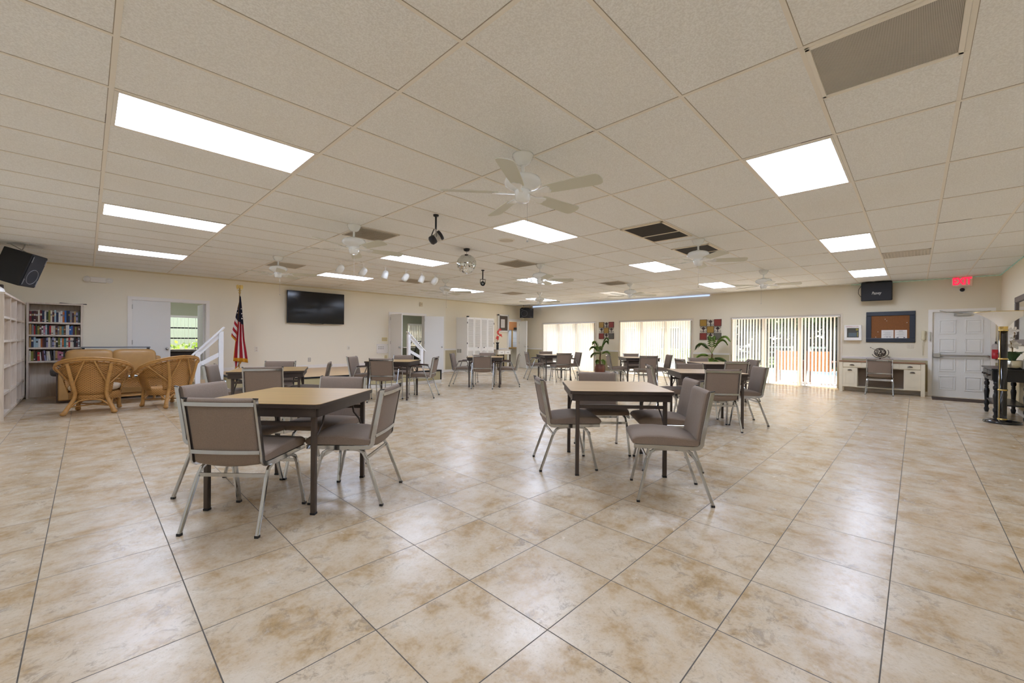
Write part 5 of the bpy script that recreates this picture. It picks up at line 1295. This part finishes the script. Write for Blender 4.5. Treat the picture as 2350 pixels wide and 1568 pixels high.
def palm(lab, x, y, fr, th):
    t = thing('potted_palm', lab, 'potted plant', (x, y, 0), 0, 'potted palms by the window wall')
    g = G(); g.lathe([(0, 0), (.15, 0), (.185, .05), (.2, .14), (.19, .25), (.17, .31), (.178, .34), (.165, .345), (.155, .31), (0, .30)], 28); g.obj('pot', mat('red_brown_pot', '#6e3b29', .3, noise=.3, nscale=8.), t)
    g = G(); g.lathe([(0, .315), (.158, .31)], 18); g.obj('soil', mat('soil', '#33261c', 1.), t)
    g = G(); g.tube([(0, 0, .3), (.01, .01, .45), (-.005, .0, .6), (.01, -.01, th)], [.035, .03, .026, .02], 9); g.obj('trunk', mat('palm_bark', '#6b4b30', .9, noise=.4, nscale=20., bump=.6), t)
    for (az, L, up, dr, wd, z0, mm) in fr: frond(t, (0, 0, z0), math.radians(az), L, up, dr, wd, mm)
palm('potted palm in a visible red-brown pot between two glass doors', 13.26, 8.36, [(-70, .3, .62, .12, .16, .74, m_palm), (-40, .3, .55, .15, .16, .72, m_palm), (95, .42, .38, .22, .17, .7, m_palm2), (75, .46, .15, .25, .17, .68, m_palm2), (-90, .40, .22, .14, .15, .66, m_palm), (200, .38, .4, .25, .16, .7, m_palm2), (150, .3, .55, .2, .15, .72, m_palm), (-100, .2, .1, .2, .12, .45, m_palm), (60, .22, .1, .2, .12, .45, m_palm)], .78)
palm('fuller potted palm whose pot is hidden behind the tables', 13.22, 4.42, [(-85, .5, .62, .22, .2, .85, m_palm), (-70, .42, .5, .2, .2, .85, m_palm), (85, .5, .42, .3, .2, .85, m_palm2), (100, .5, .18, .25, .2, .72, m_palm), (80, .52, .05, .2, .2, .66, m_palm), (-95, .5, .1, .25, .2, .68, m_palm2), (-80, .45, .0, .22, .2, .62, m_palm2), (180, .4, .2, .3, .18, .6, m_palm), (150, .4, .1, .3, .18, .6, m_palm), (215, .38, .12, .3, .18, .6, m_palm), (20, .2, .6, .2, .15, .85, m_palm)], .86)

# ------------------------------------------------------------------ rooms behind the doors
t = thing('billiard_table', 'dark billiard table seen through the open door beside the bookcase', 'billiard table', (2.25, 14.3, 0))
g = G(); g.box(-1.15, -.62, .52, 1.15, .62, .83); g.obj('body', mat('billiard_wood', '#2c1f1a', .4), t, .02)
g = G(); g.box(-1.17, -.64, .83, 1.17, -.5, .865); g.box(-1.17, .5, .83, 1.17, .64, .865); g.box(-1.17, -.5, .83, -1.03, .5, .865); g.box(1.03, -.5, .83, 1.17, .5, .865); g.obj('rail', mat('billiard_rail', '#3a2a24', .25), t, .008)
g = G(); g.box(-1.05, -.52, .82, 1.05, .52, .84); g.obj('cloth', mat('blue_cloth', '#8d99b8', .9), t)
for sx in (-.95, .95):
    for sy in (-.45, .45):
        g = G(); g.lathe([(0, 0), (.06, 0), (.075, .04), (.05, .1), (.09, .35), (.1, .52), (0, .52)], 14, (sx, sy, 0)); g.obj('leg', mat('billiard_wood', '#2c1f1a', .4), t)
g = G(); puff(g, -.22, .22, -.15, .15, 0, .13, .7); simple('dark_bundle', 'dark folded bundle lying on the billiard table', 'bundle', g, mat('navy_cloth', '#2a2f45', .9), (2.75, 14.3, .866))
def blind_window(n, x0, x1, z0, z1, bars, lab, close):
    g = G(); f = .05
    g.box(x0-f, 16.18, z0-f, x0, 16.3, z1+f); g.box(x1, 16.18, z0-f, x1+f, 16.3, z1+f); g.box(x0, 16.18, z1, x1, 16.3, z1+f); g.box(x0-f, 16.15, z0-f, x1+f, 16.3, z0)
    o = struct(g.obj('window_%d' % n, m_alu))
    g = G()
    for z in bars: g.box(x0, 16.24, z-.02, x1, 16.29, z+.02)
    g.obj('muntin', m_black, o)
    g = G(); g.box(x0, 16.27, z0, x1, 16.276, z1); g.obj('glass_pane', m_glass, o)
    t = thing('vertical_blind', lab, 'blind', (0, 0, 0)); g = G(); k = int((x1-x0)/.085)
    for i in range(k):
        x = x0+.04+(x1-x0-.08)*i/(k-1); M = Matrix.Translation((x, 16.13, 0)) @ Matrix.Rotation(close+rnd.uniform(-.05, .05), 4, 'Z')
        g.obox(M @ Matrix.Translation((0, 0, (z0+z1)/2)), .0445, .0012, (z1-z0)/2-.01)
    g.obj('vanes', m_vane, t)
    g = G(); g.box(x0-.02, 16.1, z1-.02, x1+.02, 16.16, z1+.05); g.obj('headrail', m_white, t)
blind_window(4, 1.7, 3.4, .86, 1.84, (1.19, 1.51), 'vertical blind in the billiard room window, turned open to the hedge', math.radians(84))
blind_window(5, 10.0, 11.5, .95, 1.86, (1.4,), 'vertical blind in the green exercise room window', math.radians(8))
t = thing('exercise_bike', 'black exercise machine seen through the doors of the green room', 'exercise machine', (9.05, 14.3, 0), math.radians(15))
g = G(); g.bar([(-.5, -.25, .03), (-.5, .25, .03)], .06, .05); g.bar([(.5, -.25, .03), (.5, .25, .03)], .06, .05); g.bar([(-.5, 0, .05), (.5, 0, .05)], .06, .06); g.obj('base', m_black, t)
g = G(); g.tube([(-.1, 0, .06), (.0, 0, .5), (.25, 0, 1.05)], .028, 8); g.obj('mast', m_black, t)
g = G(); g.tube([(.05, -.25, 1.0), (.2, -.22, 1.14), (.26, 0, 1.12), (.2, .22, 1.14), (.05, .25, 1.0)], .02, 8); g.obj('handlebar', m_black, t)
g = G(); puff(g, -.25, .1, -.13, .13, .5, .62, .6); g.tube([(-.1, 0, .06), (-.08, 0, .52)], .03, 8); g.obj('saddle', m_black, t)
g = G(); g.lathe([(0, -.05), (.22, -.04), (.24, 0), (.22, .04), (0, .05)], 24, (.15, 0, .32), Matrix.Rotation(PI/2, 4, 'X')); g.obj('flywheel', m_black, t)
# office hatch
t = thing('office_hatch', 'wood-trimmed office window with brown header board past the far door', 'hatch', (14.93, 14.36, 0))
g = G(); g.box(-.75, -.05, 1.72, .75, .03, 2.12); g.obj('header_board', mat('brown_board', '#95633a', .6), t)
g = G()
for x in (-.28, .0, .12): pass
for x in (-.2, .2): g.box(x-.035, -.04, .86, x+.03, .03, 1.74)
g.obj('post', mat('golden_post', '#9b7a45', .5), t)
g = G(); g.box(-.75, -.12, .80, .75, .03, .86); g.obj('counter', mat('golden_post', '#a37a4d', .5), t, .005)
g = G(); g.box(-.75, .0, .86, .75, .008, 1.72); g.obj('glass', mat('bluish_glass', '#b9c4d6', .15), t)
for k, (z0, z1) in enumerate(((1.32, 1.68), (1.10, 1.30), (.88, 1.08))):
    g = G(); g.box(-.14, -.004, z0, .14, .0, z1); simple('posted_sheet', ('top', 'middle', 'lowest')[k]+' white sheet taped to the office window', 'paper', g, mat('bluish_paper', '#ccd3e0', .7), (14.93, 14.358, 0))
g = G(); g.box(-.1, -.06, 0, .18, 0, .1); simple('wall_sign', 'small black sign above the sheets on the office window', 'sign', g, m_black, (14.9, 14.305, 1.74))
for nm, x, y in (('games', 1.8, 14.2), ('exercise', 8.8, 14.2), ('office', 14.0, 13.5)):  # unseen lamps added to brighten the rooms behind the doors
    o = thing('ceiling_light', 'added unseen ceiling light brightening the %s room behind the wall' % nm, 'ceiling light', (x, y, 2.6))
    g = G(); g.box(-.6, -.3, -.03, .6, .3, -.001); g.obj('frame', m_grid, o); g = G(); g.box(-.57, -.27, -.034, .57, .27, -.03); g.obj('diffuser', emis('added_back_room_glow', '#f2f7ff', 6.), o)

# ------------------------------------------------------------------ outdoors
m_patio = mat_noise('pink_pavers', [(.3, '#dfc9b6'), (.7, '#ecdccd')], 3.); m_grass = mat_noise('sunny_grass', [(.3, '#2c3c12'), (.55, '#46551c'), (.75, '#5f6c2a')], .9)
g = G(); g.box(XB+.2, -8, -.14, 18.6, 30, -.03); struct(g.obj('ground_patio', m_patio))
g = G(); g.box(22.2, -20, -.4, 70, 60, -.05); g.box(XB+.2, 30, -.4, 22.2, 60, -.05); g.box(XB+.2, -20, -.4, 22.2, -8, -.05); g.box(-20, 16.35, -.4, XB+.2, 60, -.05); struct(g.obj('ground_lawn', m_grass))
t = thing('swimming_pool', 'pool with white coping beyond the patio chairs', 'pool', (20.4, 1.5, 0))
g = G(); g.box(-1.8, -9.5, -.4, 1.8, 28.5, -.1); g.obj('water', mat('pool_water', '#6f8e9c', .08), t)
g = G(); g.box(-1.8, -9.5, -.2, -1.5, 28.5, -.0); g.box(1.5, -9.5, -.2, 1.8, 28.5, .0); g.obj('coping', mat('pool_coping', '#d8d5cf', .6), t)
m_wood = mat('chair_wood', '#5c3a26', .5); m_cane = mat('brown_sling', '#9a6238', .7, noise=.15, nscale=40.)
def patio_chair(x, y, rz, lab):
    t = thing('patio_armchair', lab, 'patio chair', (x, y, -.03), rz, 'brown patio armchairs'); 
    g = G(); g.box(-.27, -.03, .38, .27, .02, .98); g.obj('back_panel', m_cane, t, .01)
    g = G(); g.box(-.28, 0, .38, .28, .55, .44); g.obj('seat', m_cane, t, .01)
    for s in (-1, 1):
        g = G(); g.bar([(s*.31, -.1, 0), (s*.30, -.03, .45), (s*.30, -.05, 1.0)], .045, .05, up=(1, 0, 0)); g.obj('leg', m_wood, t)
        g = G(); g.bar([(s*.31, .56, 0), (s*.31, .55, .66)], .05, .05, up=(1, 0, 0)); g.obj('leg', m_wood, t)
        g = G(); g.bar([(s*.31, -.06, .66), (s*.31, .3, .69), (s*.31, .6, .67)], .07, .03, up=(0, 0, 1)); g.obj('armrest', m_wood, t)
patio_chair(15.3, 2.84, math.radians(-90), 'brown patio armchair outside, the one nearer the palm'); patio_chair(15.3, 2.08, math.radians(-92), 'brown patio armchair outside, the one nearer the corkboard')
def leaves(g, c, rx, rz, n, s):
    for _ in range(n):
        u = Vector((rnd.gauss(0, 1), rnd.gauss(0, 1), rnd.gauss(0, 1))).normalized(); k = rnd.uniform(.55, 1)
        p = Vector((c[0]+u.x*rx*k, c[1]+u.y*rx*k, c[2]+u.z*rz*k)); a = Vector((rnd.gauss(0, 1), rnd.gauss(0, 1), rnd.gauss(0, 1))).normalized()*s; b = a.cross(Vector((rnd.gauss(0, 1), rnd.gauss(0, 1), rnd.gauss(0, 1)))).normalized()*s*.6
        g.add([p-a, p+b, p+a, p-b], [(0, 1, 2, 3)], False)
m_bark = mat('tree_bark', '#3a312a', .95, noise=.3, nscale=8.); m_lf = [mat_leaf('tree_leaf_dark', '#161f10', '#2a3a1a'), mat_leaf('tree_leaf_green', '#26361a', '#455a24')]
trees = [(27, 3.1, .22, 7, 0, 'dark trunk tree on the lawn seen past the first patio chair'), (26, 6.0, .2, 6.5, 0, 'dark tree on the lawn nearest the palm side of the open blind'), (29, 4.9, .2, 7, 1, 'mid green tree behind the dark lawn trees'), (24.5, 3.9, .16, 6.2, 1, 'thin-trunked tree just past the pool'),
         (25.5, 2.0, .3, 7, 0, 'thick-trunked dark tree on the lawn past the second patio chair'), (36, 4.0, .4, 10, 0, 'tall dark tree far across the lawn'), (37, 9.0, .4, 10, 1, 'tall green tree far across the lawn toward the houses'), (36, -2, .4, 10, 0, 'tall tree far across the lawn beyond the exit door side')]
for x, y, r, h, k, lab in trees:
    t = thing('tree', lab, 'tree', (x, y, -.1), 0, 'trees on the lawn')
    g = G(); g.tube([(0, 0, 0), (.1, .05, h*.3), (-.05, .1, h*.6), (0, 0, h*.85)], [r*1.25, r, r*.8, r*.4], 9); g.tube([(0, .03, h*.35), (.3, .6, h*.6)], [r*.5, r*.2], 6); g.tube([(0, 0, h*.4), (-.2, -.7, h*.65)], [r*.5, r*.2], 6); g.obj('trunk', m_bark, t)
    g = G(); 
    for q in range(9):
        leaves(g, (rnd.uniform(-1, 1)*h*.16, rnd.uniform(-1, 1)*h*.2, h*rnd.uniform(.36, .9)), h*.16, h*.13, 260, h*.022)
    g.obj('foliage', m_lf[k], t)
g = G()
for q in range(150): leaves(g, (rnd.uniform(-1.5, 1.5), -34+53*((q*.618) % 1), rnd.uniform(.3, 9)), 2.6, 2.0, 110, .42)
o = simple('woodland', 'dark line of woodland closing off the far side of the lawn', 'trees', g, m_lf[0], (46, 7, 0)); o['kind'] = 'stuff'
t = thing('garden_fence', 'low white fence along the far side of the lawn', 'fence', (39, 3, 0))
g = G(); g.box(-.03, -16, .75, .03, 16, .9); g.box(-.03, -16, .35, .03, 16, .45); g.obj('rail', m_white, t)
for k in range(9):
    g = G(); g.box(-.06, -16+k*4-.06, 0, .06, -16+k*4+.06, .95); g.obj('post', m_white, t)
m_stucco = mat('greige_stucco', '#b3a998', .9); m_roof = mat('brown_roof', '#8d8076', .9); m_dwin = mat('dark_window', '#4b4e52', .15)
def house(x, y, w, d, h, lab, wins):
    t = thing('house', lab, 'house', (x, y, -.1))
    g = G(); g.box(0, -w/2, 0, d, w/2, h); g.obj('wall', m_stucco, t)
    g = G(); g.add([(-.5, -w/2-.5, h), (d+.5, -w/2-.5, h), (d+.5, w/2+.5, h), (-.5, w/2+.5, h), (d/2, -w/2+1.5, h+1.6), (d/2, w/2-1.5, h+1.6)], [(0, 1, 4), (1, 2, 5, 4), (2, 3, 5), (3, 0, 4, 5), (3, 2, 1, 0)]); g.obj('roof', m_roof, t)
    for (a, z, ww, hh) in wins:
        g = G(); g.box(-.05, a-ww/2, z, .02, a+ww/2, z+hh); f = g.obj('window', m_white, t); g = G(); g.box(-.07, a-ww/2+.08, z+.08, -.045, a+ww/2-.08, z+hh-.08); g.obj('pane', m_dwin, f)
house(25, 12.6, 7., 7, 3.0, 'low greige house across the pool, nearest the middle glass door', [(-1.8, .8, 1.2, 1.4), (1.2, .8, 1.6, 1.4)])
house(25.5, 22.5, 9., 7, 3.2, 'greige house across the pool behind the tightest blind', [(-3, .8, 1.4, 1.4), (0, 0, 1.1, 2.2), (2.8, .8, 1.4, 1.4)])
house(34, 17.5, 8., 8, 4.6, 'distant greige house with roof above the others', [(-2, 2.6, 1.2, 1.2), (1, 2.6, 1.2, 1.2)])
def hedge(x, y, L, H, lab, ax):
    g = G()
    for q in range(int(L/.4)):
        u = -L/2+q*.4; leaves(g, ((0, u, H*.5) if ax == 'y' else (u, 0, H*.5)), .4, H*.55, 150, .075)
    o = simple('shrub_row', lab, 'shrubs', g, m_lf2, (x, y, -.05)); o['kind'] = 'stuff'
m_lf2 = mat_leaf('hedge_leaf', '#5e7a24', '#a3b83e')
hedge(22.9, 11.2, 6.5, .9, 'clipped green shrubs in front of the low greige house', 'y'); hedge(23.2, 19.5, 6, 1.1, 'clipped green shrubs in front of the greige house with the door', 'y')
hedge(3.1, 17.4, 5., 1.15, 'bright green hedge outside the billiard room window', 'x')
g = G(); g.box(-4, 0, 0, 16, .2, 4.2); simple('garden_wall', 'pale yellow building wall outside the billiard room window', 'wall', g, mat('pale_yellow_stucco', '#dcd3b4', .9), (0, 20.5, -.05))

# ------------------------------------------------------------------ sun, sky, camera, view
w = bpy.data.worlds.new('sky'); scene.world = w; w.use_nodes = True; nt = w.node_tree; nt.nodes.clear()
sk = nt.nodes.new('ShaderNodeTexSky'); sk.sky_type = 'NISHITA'; sk.sun_disc = False; sk.sun_elevation = math.radians(48); sk.sun_rotation = math.radians(20); sk.dust_density = .6
bg = nt.nodes.new('ShaderNodeBackground'); bg.inputs[1].default_value = .3; ou = nt.nodes.new('ShaderNodeOutputWorld')
nt.links.new(sk.outputs[0], bg.inputs[0]); nt.links.new(bg.outputs[0], ou.inputs[0])
sl = bpy.data.lights.new('sun', 'SUN'); sl.energy = 11.; sl.angle = .01; sl.color = (1, .94, .84)
so = bpy.data.objects.new('sun', sl); COL.objects.link(so)
so.rotation_euler = Vector((-.34, -.70, -.9)).to_track_quat('-Z', 'Y').to_euler()

cam = bpy.data.cameras.new('camera'); co = bpy.data.objects.new('camera', cam); COL.objects.link(co); scene.camera = co
cam.sensor_width = 36.; cam.lens = 950.39*36/2350; cam.clip_start = .05; cam.clip_end = 300
yaw, pit, roll = .7723, -.0035, .0082
fw = Vector((math.cos(yaw)*math.cos(pit), math.sin(yaw)*math.cos(pit), math.sin(pit))); r = Vector((math.sin(yaw), -math.cos(yaw), 0)); u = r.cross(fw)
R = r*math.cos(roll)+u*math.sin(roll); U = -r*math.sin(roll)+u*math.cos(roll)
co.matrix_world = Matrix(((R.x, U.x, -fw.x, 0), (R.y, U.y, -fw.y, 0), (R.z, U.z, -fw.z, 1.2188), (0, 0, 0, 1)))
vs = scene.view_settings; scene.display_settings.display_device = 'sRGB'; vs.view_transform = 'Standard'; vs.look = 'None'; vs.exposure = 1.52; vs.gamma = 1.; vs.use_curve_mapping = False
cy = scene.cycles; cy.max_bounces = 10; cy.diffuse_bounces = 8; cy.glossy_bounces = 3; cy.transmission_bounces = 4; cy.transparent_max_bounces = 12; cy.caustics_reflective = False; cy.caustics_refractive = False
cy.sample_clamp_indirect = 6.; cy.use_denoising = True; cy.use_adaptive_sampling = True; cy.adaptive_threshold = .015
